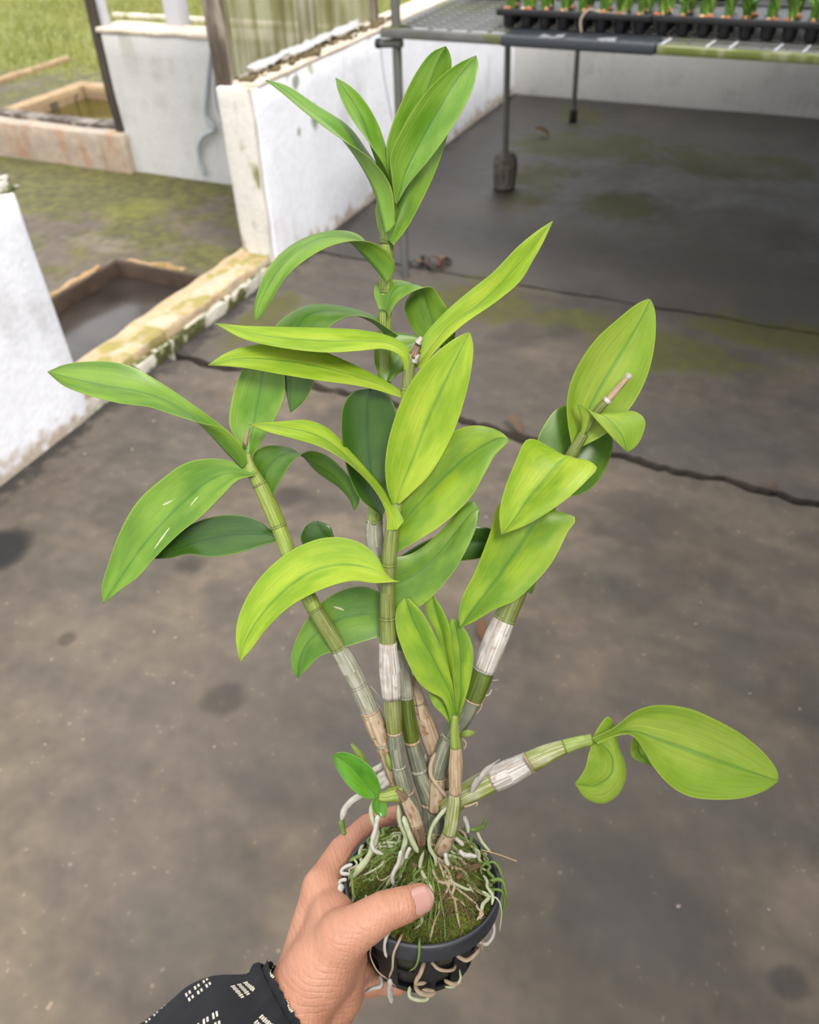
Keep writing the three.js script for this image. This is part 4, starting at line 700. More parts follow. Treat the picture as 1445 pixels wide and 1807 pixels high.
// leaves of the slim shoot
leaf(c6, [[797, 1280, -.1], [781, 1234, -.2], [758, 1221, -.3], [738, 1203, -.4], [720, 1170, -.4], [707, 1138, -.3], [698, 1105, -.2], [700, 1072, 0], [712, 1055, .1]], [[803, 1276, 0], [800, 1242, .1], [788, 1208, .1], [763, 1158, .1], [735, 1106, .1], [715, 1056, .1]], [[806, 1274, .1], [803, 1247, .1], [798, 1205, 0], [785, 1160, -.1], [769, 1124, -.1], [746, 1082, 0], [722, 1056, .1]], LEAF.mid, -.9);
leaf(c6, [[801, 1250, .1], [785, 1170, .3], [768, 1115, .4], [750, 1078, .5], [750, 1058, .6], [762, 1050, .6]], [[802, 1250, .2], [795, 1190, .4], [784, 1130, .5], [770, 1080, .6], [763, 1051, .6]], [[804, 1250, .1], [801, 1200, .1], [799, 1150, .1], [793, 1105, .2], [778, 1070, .4], [764, 1050, .6]], LEAF.mid, -.7);
leaf(c6, [[803, 1276, .2], [797, 1215, .4], [791, 1160, .6], [786, 1112, .8], [795, 1092, .9]], [[806, 1276, .2], [813, 1215, .5], [813, 1160, .7], [807, 1115, .8], [800, 1092, .9]], [[809, 1275, .1], [817, 1245, .1], [827, 1213, .2], [834, 1175, .3], [834, 1142, .5], [823, 1114, .7], [806, 1094, .9]], LEAF.mid, -.7);
leaf(c6, [[797, 1282, -.1], [782, 1262, 0], [766, 1246, .1], [755, 1223, .3]], [[799, 1274, .1], [790, 1252, .2], [775, 1234, .3], [757, 1222, .3]], [[800, 1268, .2], [796, 1242, .3], [780, 1226, .4], [759, 1221, .3]], LEAF.mid, -.6);

// leaves of the leaning cane
leaf(c7, [[1045, 1303, -.2], [1087, 1282, -.2], [1114, 1259, 0], [1142, 1247, .1], [1170, 1244, .2], [1215, 1250, .2], [1265, 1271, .1], [1315, 1300, 0], [1352, 1333, -.1], [1372, 1362, -.2], [1373, 1377, -.2]], [[1050, 1309, 0], [1090, 1294, .2], [1120, 1291, .4], [1160, 1305, .5], [1220, 1325, .5], [1311, 1358, .2], [1373, 1377, -.2]], [[1055, 1313, -.2], [1087, 1299, -.1], [1113, 1296, -.3], [1133, 1320, -.4], [1151, 1351, -.4], [1183, 1387, -.4], [1215, 1405, -.4], [1256, 1411, -.4], [1311, 1408, -.4], [1352, 1394, -.3], [1373, 1379, -.2]], LEAF.pale, -.6, { bulge: -.05 });
leaf(c7, [[1046, 1300, .2], [1058, 1280, .5], [1072, 1264, .8], [1082, 1275, 1], [1092, 1318, 1], [1104, 1352, .8], [1103, 1378, .6], [1088, 1405, .4], [1062, 1418, .2], [1033, 1408, 0], [1014, 1383, -.2]], [[1046, 1308, .1], [1055, 1312, .3], [1068, 1320, .5], [1080, 1338, .5], [1078, 1365, .3], [1050, 1385, 0], [1014, 1383, -.2]], [[1041, 1310, -.1], [1042, 1318, -.2], [1038, 1332, -.2], [1033, 1354, -.2], [1024, 1370, -.2], [1014, 1383, -.2]], LEAF.pale, -.1);
leaf(c7, [[1120, 1298, .2], [1113, 1316, .5], [1116, 1336, .6], [1148, 1352, .5]], [[1126, 1300, .2], [1126, 1322, .6], [1134, 1338, .6], [1149, 1352, .5]], [[1132, 1302, .2], [1142, 1322, .4], [1150, 1352, .5]], LEAF.mid, .1);

// baby shoot on the left
{
  const c9 = sub('young_shoot', orchid);
  part('stem', sweep(spline([[705, 1400, -.5], [690, 1403, -.9], [678, 1406, -1], [668, 1405, -1]].map((p) => at(p))), (t) => mix(0.0062, 0.003, t), 0, 1, 12, 14), CANE.fresh, c9, potBase);
  leaf(c9, [[668, 1405, -.1], [671, 1393, -.2], [667, 1375, -.3], [654, 1353, -.3], [634, 1337, -.2], [607, 1327, 0], [588, 1330, .1]], [[665, 1407, 0], [648, 1388, .2], [628, 1362, .2], [607, 1342, .2], [588, 1330, .1]], [[661, 1408, -.1], [651, 1411, -.2], [628, 1399, -.3], [607, 1377, -.2], [592, 1351, 0], [587, 1331, .1]], LEAF.fresh, -1, { bulge: -.06 });
  leaf(c9, [[668, 1402, 0], [656, 1416, -.1], [661, 1434, -.2], [676, 1443, -.2]], [[671, 1401, .1], [669, 1418, .1], [672, 1432, 0], [677, 1443, -.2]], [[675, 1400, 0], [682, 1420, -.1], [682, 1436, -.2], [678, 1443, -.2]], LEAF.fresh, -1.1);
}
// little green buds
for (const [a, b, c] of [[[648, 1358], [638, 1338], [620, 1312]], [[690, 1360], [686, 1342], [682, 1328]], [[812, 1298], [824, 1294], [838, 1293]]])
  part('green_bud', sweep(spline([at(a), at(b, -.2), at(c, -.2)]), (t, s) => 0.0005 + 0.0022 * Math.sin(Math.PI * clamp(s * 0.9 + 0.05)), 0, 1, 8, 8), CANE.fresh, orchid, potBase);

// ---------------------------------------------------------------- pot
const potPlastic = std({ map: texture(256, 128, (u, v) => mul3([0.155, 0.16, 0.18], 0.8 + 0.4 * fbm(u * 30, v * 12, 4, 501))), roughness: 0.42 });
{
  const pot = sub('pot', orchid);
  const toPot = (g) => { const m = new THREE.Matrix4().makeBasis(potX, potUp, potZ).setPosition(potMid); return g.applyMatrix4(m); };
  const lathe = (pr, n = 64) => toPot(new THREE.LatheGeometry(pr.map(([x, y]) => new THREE.Vector2(x, y)), n));
  part('rim', lathe([[POT_R - 0.006, -0.014], [POT_R - 0.0035, 0.0], [POT_R - 0.0022, 0.0012], [POT_R - 0.0006, 0.0008], [POT_R, -0.001], [POT_R - 0.0006, -0.012], [POT_R - 0.0015, -0.0135], [POT_R - 0.0045, -0.014], [POT_R - 0.006, -0.014]]), potPlastic, pot, potBase);
  // slotted wall: bands and ribs as one shell
  const rAt = (h) => mix(POT_R - 0.005, 0.0395, -h / POT_H), wall = [];
  const band = (a0, a1, h0, h1) => {
    const n = Math.max(1, Math.ceil((a1 - a0) / 0.12)), pos = [], idx = [];
    for (let i = 0; i <= n; i++) { const a = mix(a0, a1, i / n); for (const [h, dr] of [[h0, 0], [h1, 0], [h1, -0.0016], [h0, -0.0016]]) { const r = rAt(h) + dr; pos.push(r * Math.cos(a), h, r * Math.sin(a)); } }
    for (let i = 0; i < n; i++) for (let k = 0; k < 4; k++) { const a = i * 4 + k, b = i * 4 + (k + 1) % 4; idx.push(a, b, a + 4, b, b + 4, a + 4); }
    idx.push(0, 2, 1, 0, 3, 2); const o = n * 4; idx.push(o, o + 1, o + 2, o, o + 2, o + 3);
    const g = new THREE.BufferGeometry(); g.setAttribute('position', new THREE.Float32BufferAttribute(pos, 3)); g.setIndex(idx); return toCreasedNormals(g, 0.5);
  };
  const T = Math.PI * 2;
  wall.push(band(0, T, -0.010, -0.020), band(0, T, -0.036, -0.040), band(0, T, -0.055, -POT_H));
  for (let i = 0; i < 10; i++) { const a = (i + 0.1) / 10 * T; wall.push(band(a, a + 0.36, -0.020, -0.055)); }
  wall.push(new THREE.CylinderGeometry(0.0395, 0.0395, 0.002, 40).translate(0, -POT_H + 0.001, 0));
  part('slotted_wall', toPot(merged(wall.map((g) => { g.deleteAttribute('uv'); return g; }))), blackPlastic, pot, potBase);
  const soil = std({ map: texture(128, 128, (u, v) => mix3([0.10, 0.09, 0.05], [0.32, 0.30, 0.18], fbm(u * 24, v * 24, 4, 511))), roughness: 1 });
  part('root_ball', lathe([[0, -POT_H + 0.004], [0.036, -POT_H + 0.004], [POT_R - 0.0095, -0.012], [POT_R - 0.0095, -0.008], [0, -0.008]], 40), soil, pot, potBase);
}
// moss bed
const mossH = (r, a) => { const x = r * Math.cos(a), z = r * Math.sin(a); return -0.004 + 0.017 * smooth(0.05, 0.0, Math.hypot(x - 0.002, z + 0.022)) + 0.005 * (fbm(x * 70 + 5, z * 70 + 5, 3, 521) - 0.5) + 0.004 * (fbm(x * 300, z * 300, 2, 523) - 0.5); };
{
  const pos = [], uv = [], idx = [], NR = 26, NA = 90, RM = POT_R - 0.0042;
  for (let i = 0; i <= NR; i++) for (let j = 0; j <= NA; j++) { const r = i / NR * RM, a = j / NA * Math.PI * 2, q = potAt(r, a, mossH(r, a) - (i === NR ? 0.006 : 0)); pos.push(q.x, q.y, q.z); uv.push(r * Math.cos(a) * 10, r * Math.sin(a) * 10); }
  for (let i = 0; i < NR; i++) for (let j = 0; j < NA; j++) { const a = i * (NA + 1) + j, b = a + NA + 1; idx.push(a, a + 1, b, b, a + 1, b + 1); }
  const g = new THREE.BufferGeometry(); g.setAttribute('position', new THREE.Float32BufferAttribute(pos, 3)); g.setAttribute('uv', new THREE.Float32BufferAttribute(uv, 2)); g.setIndex(idx); g.computeVertexNormals();
  part('moss', g, std({ map: texture(256, 256, (u, v) => mix3(mix3([0.14, 0.16, 0.03], [0.38, 0.42, 0.09], fbm(u * 40, v * 40, 3, 531)), [0.20, 0.15, 0.07], smooth(0.5, 0.65, fbm(u * 7, v * 7, 4, 533)))), roughness: 1 }), orchid, potBase);
  const n = 9000, blade = new THREE.ConeGeometry(0.0005, 0.0048, 3, 1).translate(0, 0.002, 0), m = new THREE.InstancedMesh(blade, std({ color: 0xffffff, roughness: 0.95 }), n), o = new THREE.Object3D(), c = new THREE.Color();
  for (let i = 0; i < n; i++) {
    const r = Math.sqrt(rnd()) * RM, a = rr(0, Math.PI * 2), q = potAt(r, a, mossH(r, a)).sub(potBase), t = fbm(r * Math.cos(a) * 60 + 9, r * Math.sin(a) * 60, 3, 541);
    o.position.copy(q); o.quaternion.setFromUnitVectors(V(0, 1, 0), potUp.clone().add(V(rr(-0.9, 0.9), rr(-0.9, 0.9), rr(-0.9, 0.9))).normalize()); o.scale.set(1, rr(0.5, 1.3), 1); o.updateMatrix(); m.setMatrixAt(i, o.matrix);
    m.setColorAt(i, c.setRGB(...mix3(mix3([0.035, 0.055, 0.004], [0.19, 0.24, 0.02], clamp(t * 1.4 - 0.2 + rr(-0.2, 0.2))), [0.15, 0.10, 0.04], rnd() < 0.12 + 0.25 * smooth(0.55, 0.7, t) ? 1 : 0)));
  }
  m.name = 'moss_tufts'; m.userData.kind = 'stuff'; orchid.add(shadowed(m));
  // dry fibres
  const fib = [];
  for (let i = 0; i < 90; i++) { const r = Math.sqrt(rnd()) * RM * 0.97, a = i < 70 ? rr(-0.7, 1.3) : rr(0, 6.28), d = rr(0, 6.28), l = rr(0.006, 0.018), P = [0, 0.5, 1].map((t) => { const x = r * Math.cos(a) + Math.cos(d) * l * (t - 0.5), z = r * Math.sin(a) + Math.sin(d) * l * (t - 0.5), R = Math.min(RM, Math.hypot(x, z)), A = Math.atan2(z, x); return potAt(R, A, mossH(R, A) + 0.001 + (t === 0.5 ? rr(0.001, 0.003) : rr(0, 0.002))); }); fib.push(sweep(spline(P), () => rr(0.00018, 0.0004), 0, 1, 6, 4, { cap: false })); }
  const f = part('dry_fibres', merged(fib), std({ color: 0x5e4a30, roughness: 0.95 }), orchid, potBase); f.userData.kind = 'stuff';
  for (const [a, b, c, w] of [[[850, 1500], [880, 1508], [912, 1520], 0.0004], [[842, 1640], [852, 1662], [850, 1676], 0.0004], [[838, 1655], [850, 1648], [862, 1642], 0.0004], [[770, 1600], [782, 1590], [802, 1582], 0.0006]]) part('dry_fibre', sweep(spline([a, b, c].map((p) => spot(p[0], p[1], p[1] > 1600 ? 0.55 : p[0] > 800 && p[1] < 1530 ? 0.575 : 0.552))), () => w, 0, 1, 10, 5), std({ color: 0xa08058, roughness: 0.9 }), orchid, potBase);
  for (const [px, py, d, s, col] of [[812, 1545, 0.562, 0.004, 0x5c4629], [800, 1600, 0.555, 0.004, 0x46331f], [728, 1520, 0.57, 0.005, 0x5c4c3a], [838, 1530, 0.568, 0.004, 0x4c3a22]]) { const k = new THREE.IcosahedronGeometry(s, 0); k.scale(1.4, 0.35, 0.6); k.rotateY(px).rotateX(py); const q = spot(px, py, d); k.translate(q.x, q.y, q.z); part('bark_chip', k, std({ color: col, roughness: 0.95 }), orchid, potBase); }
}
// ---------------------------------------------------------------- roots
const rootMap = (a, b, k) => std({ map: texture(64, 128, (u, v) => mul3(mix3(a, b, fbm(u * 5, v * 9, 4, 600 + k)), 0.85 + 0.25 * fbm(u * 20, v * 30, 2, 610 + k)), { repeat: [1, 12] }), roughness: 0.7, color: new THREE.Color(0.52, 0.52, 0.52) });
const ROOT = { white: rootMap(rgb(0xe2ddd0), rgb(0xc9c3b2), 1), greenish: rootMap(rgb(0xb9c389), rgb(0xd3d6b8), 2), green: rootMap(rgb(0x66802c), rgb(0x7a9440), 3), tan: rootMap(rgb(0xd3bfa2), rgb(0xb59a78), 4) };
const tipped = (s) => Math.sqrt(clamp(0.06 + Math.min(s, 1 - s) * 9));
const root = (pts, r0, r1, skin, depth) => part('root', sweep(spline(pts.map((p) => spot(p[0], p[1], (p[2] ?? depth)))), (t, s) => mix(r0, r1, s) * tipped(s) * (0.9 + 0.25 * noise2(t * 12, r0 * 9000, 3)), 0, 1, Math.max(16, pts.length * 6), 9, { wobble: 0.2 }), ROOT[skin], orchid, potBase);
// aerial roots on the left, off the cane foot
root([[690, 1368], [668, 1382], [648, 1400], [628, 1408], [610, 1425], [602, 1448]], .0023, .0021, 'white', .577);
root([[602, 1446], [604, 1460], [608, 1474]], .0021, .0017, 'green', .577);
root([[694, 1340], [672, 1352], [655, 1362]], .0024, .002, 'white', .58);
root([[698, 1352], [676, 1366], [655, 1380]], .0026, .0022, 'white', .578);
root([[696, 1366], [684, 1380], [672, 1392]], .0026, .0022, 'white', .576);
root([[658, 1412], [656, 1440], [664, 1462], [660, 1490], [645, 1520], [622, 1545], [604, 1560]], .0019, .0024, 'greenish', .566);
root([[668, 1436], [662, 1465], [656, 1490], [660, 1500], [676, 1508]], .0019, .0014, 'white', .562);
root([[604, 1560, .556], [598, 1578, .551], [602, 1600, .545]], .0022, .0018, 'white');
root([[622, 1525, .566], [606, 1532, .566], [602, 1540, .563], [618, 1543, .560]], .0013, .0012, 'white');
root([[612, 1552, .560], [600, 1555, .560], [600, 1570, .556]], .0013, .0012, 'white');
root([[626, 1580, .553], [622, 1590, .550], [612, 1602, .546], [634, 1606, .545]], .0013, .0012, 'greenish');
// down the middle
root([[703, 1420], [706, 1450], [716, 1475], [712, 1500], [706, 1530], [700, 1560]], .0018, .0022, 'greenish', .568);
root([[712, 1440], [720, 1465], [730, 1490], [738, 1505]], .0020, .0018, 'greenish', .562);
root([[708, 1500], [704, 1520], [692, 1548], [696, 1565]], .0016, .0014, 'white', .558);
root([[724, 1495], [718, 1508], [716, 1516]], .0014, .0012, 'white', .556);
root([[790, 1424], [775, 1440], [760, 1465], [758, 1495], [768, 1515], [770, 1545]], .0015, .0013, 'greenish', .567);
root([[786, 1505], [788, 1520], [792, 1528]], .0016, .0013, 'white', .558);
root([[810, 1500], [818, 1508], [832, 1510], [842, 1512]], .0018, .0016, 'white', .572);
root([[802, 1478], [812, 1486], [818, 1492]], .0016, .0014, 'white', .574);
root([[818, 1440], [824, 1455], [826, 1470]], .0018, .0014, 'white', .58);
root([[815, 1462, .585], [838, 1464, .583], [852, 1458, .58], [858, 1444, .577]], .0018, .0012, 'green');
root([[842, 1468, .583], [850, 1485, .582], [866, 1505, .576]], .0012, .001, 'greenish');
root([[690, 1378], [660, 1395], [650, 1410]], .0014, .0012, 'white', .583);
// through cane feet
root([[760, 1330], [745, 1352], [750, 1380]], .0022, .0018, 'white', .59);
root([[792, 1295], [770, 1310], [752, 1345], [756, 1375]], .0026, .002, 'white', .588);
root([[782, 1320], [764, 1338], [760, 1365], [775, 1390], [792, 1410]], .0017, .0015, 'tan', .572);
root([[838, 1262], [848, 1250], [852, 1236], [862, 1214]], .0006, .0005, 'tan', .57);
root([[812, 1300], [822, 1312], [818, 1324]], .001, .0006, 'tan', .57);
root([[852, 1228], [862, 1226], [868, 1216]], .0008, .0004, 'white', .57);
root([[818, 1424], [832, 1420], [842, 1416], [840, 1424]], .001, .0005, 'tan', .565);
root([[653, 1210], [668, 1228], [678, 1248]], .0003, .0002, 'white', .565);
root([[650, 1222], [664, 1240], [676, 1256]], .0003, .0002, 'white', .565);
root([[862, 1190], [868, 1200], [880, 1200]], .0003, .0002, 'white', .575);
// creeping over the bed: traced along the moss from foot to rim
for (let i = 0; i < 130; i++) {
  const a0 = rr(0, 6.28), r0 = rr(0.004, 0.022), a1 = a0 + rr(-0.9, 0.9), r1 = rr(0.036, 0.0505), h = rr(0.0008, 0.0022), w = rr(0.0006, 0.0015), P = [];
  const cx = 0.002, cz = -0.018;
  for (let k = 0; k <= 5; k++) {
    const t = k / 5, x = mix(cx + r0 * Math.cos(a0), r1 * Math.cos(a1), t) + rr(-0.005, 0.005), z = mix(cz + r0 * Math.sin(a0), r1 * Math.sin(a1), t) + rr(-0.005, 0.005), R = Math.min(POT_R - 0.004, Math.hypot(x, z)), A = Math.atan2(z, x);
    P.push(potAt(R, A, mossH(R, A) + h));
  }
  if (((a1 % 6.28) + 6.28) % 6.28 > 0.3 && ((a1 % 6.28) + 6.28) % 6.28 < 2.1 && i % 4) continue; // the open moss in front stays mostly bare
  part('root', sweep(spline(P), (t, s) => w * mix(1.1, 0.75, s) * tipped(s), 0, 1, 22, 8, { wobble: 0.25 }), ROOT[['green', 'green', 'greenish', 'tan', 'green'][i % 5]], orchid, potBase);
}
// out over the rim and through the slots
const rimRoot = (a, list, r0, r1, skin) => part('root', sweep(spline(list.map(([r, h, da]) => potAt(r, a + (da ?? 0), h))), (t, s) => mix(r0, r1, s) * tipped(s), 0, 1, 22, 9, { wobble: 0.3 }), ROOT[skin], orchid, potBase);
rimRoot(1.86, [[0.047, 0.002], [0.0535, 0.003], [0.057, -0.004, .04], [0.0575, -0.018, .05], [0.056, -0.03, .1]], 0.00095, 0.00075, 'tan');
rimRoot(1.94, [[0.0565, -0.03, 0], [0.0545, -0.042, .02], [0.052, -0.058, .0]], 0.00190, 0.00177, 'white');
rimRoot(2.02, [[0.047, 0.003], [0.0545, 0.003], [0.0565, -0.005], [0.0565, -0.012, -.03]], 0.00122, 0.00095, 'white');
rimRoot(1.62, [[0.047, 0.001], [0.054, 0.003], [0.057, -0.003], [0.0575, -0.012, .03], [0.057, -0.018, .1]], 0.00095, 0.00061, 'green');
rimRoot(0.2, [[0.046, 0.002], [0.054, 0.003], [0.0568, -0.004], [0.057, -0.016, .06]], 0.00102, 0.00082, 'green');
rimRoot(0.05, [[0.046, 0.003], [0.0545, 0.0035], [0.0575, -0.004, .08], [0.058, -0.014, .12]], 0.00150, 0.00102, 'green');
rimRoot(0.35, [[0.044, 0.003], [0.0525, 0.004], [0.0565, -0.003, .02], [0.057, -0.022, .04]], 0.00061, 0.00054, 'greenish');
rimRoot(-0.25, [[0.044, 0.003], [0.052, 0.004], [0.0565, -0.002, .2], [0.0575, -0.01, .4]], 0.00109, 0.00082, 'green');
rimRoot(1.58, [[0.044, -0.024, -.05], [0.050, -0.026, 0], [0.0505, -0.036, .06], [0.048, -0.0391, -.08]], 0.00150, 0.00136, 'tan');
rimRoot(1.35, [[0.043, -0.024, .1], [0.049, -0.026, 0], [0.0495, -0.030, -.2], [0.046, -0.032, -.3]], 0.00122, 0.00095, 'tan');
rimRoot(1.55, [[0.042, -0.0476, .12], [0.0465, -0.0493, .05], [0.0465, -0.0527, -.1], [0.0440, -0.0544, -.2], [0.0450, -0.0493, 0]], 0.00163, 0.00163, 'tan');
rimRoot(1.62, [[0.042, -0.0510, .12], [0.0455, -0.0561, .1], [0.0455, -0.0578, -.15], [0.042, -0.0527, -.2]], 0.00150, 0.00136, 'greenish');
rimRoot(1.0, [[0.043, -0.0459, .2], [0.047, -0.0476, .1], [0.0465, -0.0510, -.05], [0.0435, -0.0561, -.1]], 0.00150, 0.00122, 'tan');
rimRoot(1.03, [[0.043, -0.0527, .15], [0.0465, -0.0510, .05], [0.0475, -0.0459, -.05], [0.0435, -0.0425, -.1]], 0.00095, 0.00082, 'greenish');
rimRoot(0.85, [[0.044, -0.024, .2], [0.0505, -0.026, .1], [0.0515, -0.024, -.1], [0.047, -0.03, -.2]], 0.00150, 0.00122, 'tan');
rimRoot(0.45, [[0.044, -0.026, .15], [0.0515, -0.028, .1], [0.0535, -0.024, -.05], [0.0505, -0.018, -.12], [0.046, -0.022, -.14]], 0.00136, 0.00109, 'white');
rimRoot(2.15, [[0.043, -0.0510, .1], [0.0475, -0.0527, 0], [0.051, -0.0561, .1], [0.0525, -0.0629, .2]], 0.00150, 0.00122, 'white');
rimRoot(2.3, [[0.044, -0.024, .1], [0.051, -0.026, 0], [0.0525, -0.034, -.15], [0.051, -0.0391, -.3], [0.050, -0.0442, -.4]], 0.00054, 0.00048, 'tan');

// roots that hug the rim on the right and left
for (let i = 0; i < 22; i++) {
  const right = i < 13, a0 = right ? rr(-0.9, 0.7) : rr(2.6, 3.9), span = rr(0.25, 0.7) * (rnd() < 0.5 ? -1 : 1), P = [], w = rr(0.0007, 0.0014), lift = rr(0.0005, 0.004);
  for (let k = 0; k <= 5; k++) { const t = k / 5; P.push(potAt(mix(rr(0.040, 0.048), rr(0.046, 0.0525), t), a0 + span * t, mix(0.001, 0.003, t) + lift * Math.sin(Math.PI * t))); }
  part('root', sweep(spline(P), (t, s) => w * tipped(s), 0, 1, 22, 8, { wobble: 0.3 }), ROOT[['green', 'greenish', 'green', 'tan'][i % 4]], orchid, potBase);
}

// ---------------------------------------------------------------- the hand that holds the pot
{
  const person = thing('person', spot(505, 1780, 0.53), 'bare left hand in a dark patterned sleeve gripping the pot rim with the thumb', 'person'), base = person.position;
  const J = (px, py, d, r) => ({ p: spot(px, py, d), r: r * d / FOCAL });
  const fore = J(330, 1930, 0.500, 88), wrist = J(512, 1790, 0.522, 62), wristB = J(545, 1800, 0.545, 50);
  const cmc = J(560, 1716, 0.522, 58), mcp = J(604, 1654, 0.517, 44), ip = J(678, 1608, 0.518, 34), ip2 = J(712, 1597, 0.521, 31), tip = J(741, 1586, 0.527, 26);
  const i0 = J(525, 1750, 0.540, 48), i1 = J(568, 1566, 0.566, 33), i2 = J(604, 1502, 0.602, 25), i3 = J(650, 1458, 0.636, 21), i4 = J(700, 1440, 0.650, 18);
  const m0 = J(545, 1760, 0.552, 46), m1 = J(578, 1620, 0.596, 33), m2 = J(640, 1560, 0.640, 24), m3 = J(710, 1545, 0.664, 20);
  const r0 = J(565, 1775, 0.560, 44), r1 = J(594, 1675, 0.602, 32), r2 = J(650, 1635, 0.640, 23), r3 = J(710, 1630, 0.660, 19);
  const p0 = J(585, 1785, 0.560, 40), p1 = J(622, 1730, 0.580, 32), p2 = J(664, 1727, 0.584, 27), p3 = J(702, 1738, 0.584, 17);
  const heel = J(590, 1752, 0.545, 52), thenar = J(600, 1690, 0.535, 48), web = J(588, 1622, 0.540, 34);
  const slim = (j, k) => ({ p: j.p, r: j.r * k });
  // each chain is one limb; limbs melt into each other, joints inside a limb do not swell
  const chains = [[fore, wrist, cmc, mcp, ip, ip2, tip], [fore, wristB], [wrist, i0, i1, i2, i3, i4], [wristB, m0, m1, m2, m3], [wristB, r0, r1, r2, r3], [wristB, p0, p1, p2, p3], [wristB, heel, thenar, slim(mcp, 0.72)], [slim(mcp, 0.7), web, slim(i1, 0.75)], [slim(i0, 0.9), slim(cmc, 0.9)], [slim(cmc, 0.85), web], [slim(i0, 0.8), web]];
  const groups = chains.map((c) => c.slice(1).map((b, k) => ({ a: c[k].p, ab: b.p.clone().sub(c[k].p), l2: b.p.distanceToSquared(c[k].p), ra: c[k].r, rb: b.r })));
  const lo = V(1e9, 1e9, 1e9), hi = V(-1e9, -1e9, -1e9);
  for (const j of [wrist, tip, i4, m3, r3, p3, J(420, 1862, 0.51, 70)]) { lo.min(j.p.clone().subScalar(j.r * 1.3)); hi.max(j.p.clone().addScalar(j.r * 1.3)); }
  const mid = lo.clone().add(hi).multiplyScalar(0.5), half = Math.max(hi.x - lo.x, hi.y - lo.y, hi.z - lo.z) / 2 + 0.006, N = 132;
  const mc = new MarchingCubes(N, new THREE.MeshBasicMaterial(), false, false, 260000);
  mc.isolation = 0;
  const K = 0.011, q = V(0, 0, 0);
  for (let z = 0; z < N; z++) for (let y = 0; y < N; y++) for (let x = 0; x < N; x++) {
    q.set((x - N / 2) / (N / 2), (y - N / 2) / (N / 2), (z - N / 2) / (N / 2)).multiplyScalar(half).add(mid);
    let d = 1;
    for (const chain of groups) {
      let e = 1;
      for (const g of chain) {
        const px = q.x - g.a.x, py = q.y - g.a.y, pz = q.z - g.a.z, t = clamp((px * g.ab.x + py * g.ab.y + pz * g.ab.z) / g.l2), ex = px - g.ab.x * t, ey = py - g.ab.y * t, ez = pz - g.ab.z * t;
        e = Math.min(e, Math.sqrt(ex * ex + ey * ey + ez * ez) - mix(g.ra, g.rb, t));
      }
      const h = clamp(0.5 + 0.5 * (d - e) / K);
      d = mix(d, e, h) - K * h * (1 - h) * 0.8;
    }
    // the pot is held, not entered: the flesh flattens against the wall
    const rx = q.x - potMid.x, ry = q.y - potMid.y, rz = q.z - potMid.z, h = rx * potUp.x + ry * potUp.y + rz * potUp.z, rad = Math.sqrt(Math.max(0, rx * rx + ry * ry + rz * rz - h * h));
    const rp = h > -0.014 ? POT_R + 0.0004 : mix(POT_R - 0.0045, 0.0400, clamp(-h / POT_H)), dp = Math.max(rad - rp, h - 0.0015, -h - POT_H - 0.0005);
    d = Math.max(d, -dp);
    mc.field[x + y * N + z * N * N] = -d;
  }
  mc.update();
  const cnt = mc.count ?? mc.geometry.drawRange.count, P = new Float32Array(mc.positionArray.subarray(0, cnt * 3));
  let g = new THREE.BufferGeometry(); g.setAttribute('position', new THREE.BufferAttribute(P, 3));
  g.scale(half, half, half).translate(mid.x, mid.y, mid.z);
  g = mergeVertices(g, 1e-5); g.computeVertexNormals();
  // skin follows the arm: u across, v along the limb
  const along = wrist.p.clone().sub(mcp.p).normalize(), side = along.clone().cross(tip.p.clone().sub(mcp.p)).normalize(), across = side.clone().cross(along).normalize();
  const pp = g.attributes.position, uv = new Float32Array(pp.count * 2), col = new Float32Array(pp.count * 3);
  for (let i = 0; i < pp.count; i++) {
    q.fromBufferAttribute(pp, i); const r = q.clone().sub(wrist.p); uv[i * 2] = r.dot(across) * 8 + 0.5; uv[i * 2 + 1] = r.dot(along) * 8 + 0.5;
  }
  g.setAttribute('uv', new THREE.BufferAttribute(uv, 2));
  const skinMap = texture(512, 512, (u, v) => { const n = fbm(u * 7, v * 7, 4, 701), f = fbm(u * 70, v * 70, 3, 703); return mul3(mix3([0.655, 0.445, 0.345], [0.685, 0.495, 0.39], n), 0.95 + 0.1 * f); });
  const skinBump = texture(1024, 1024, (u, v) => {
    // fine creases across the thumb base and wrist
    const w = fbm(u * 5, v * 5, 3, 711) * 0.11, c = Math.pow(Math.abs(Math.sin((v + w + u * 0.25) * 95)), 8), c2 = Math.pow(Math.abs(Math.sin((u - v * 0.4 + w) * 120)), 12);
    const b = 0.8 - 0.45 * c * smooth(0.35, 0.7, fbm(u * 4 + 3, v * 4, 3, 713)) - 0.15 * c2 + 0.25 * (fbm(u * 130, v * 130, 2, 715) - 0.5); return [b, b, b];
  }, { color: false });
  const skin = phys({ map: skinMap, bumpMap: skinBump, color: new THREE.Color(0.86, 0.86, 0.86), bumpScale: 0.0006, roughness: 0.52, sheen: 0.2, sheenColor: new THREE.Color(0xffb090), sheenRoughness: 0.6 });
  const body = part('body', g, skin, person, base);
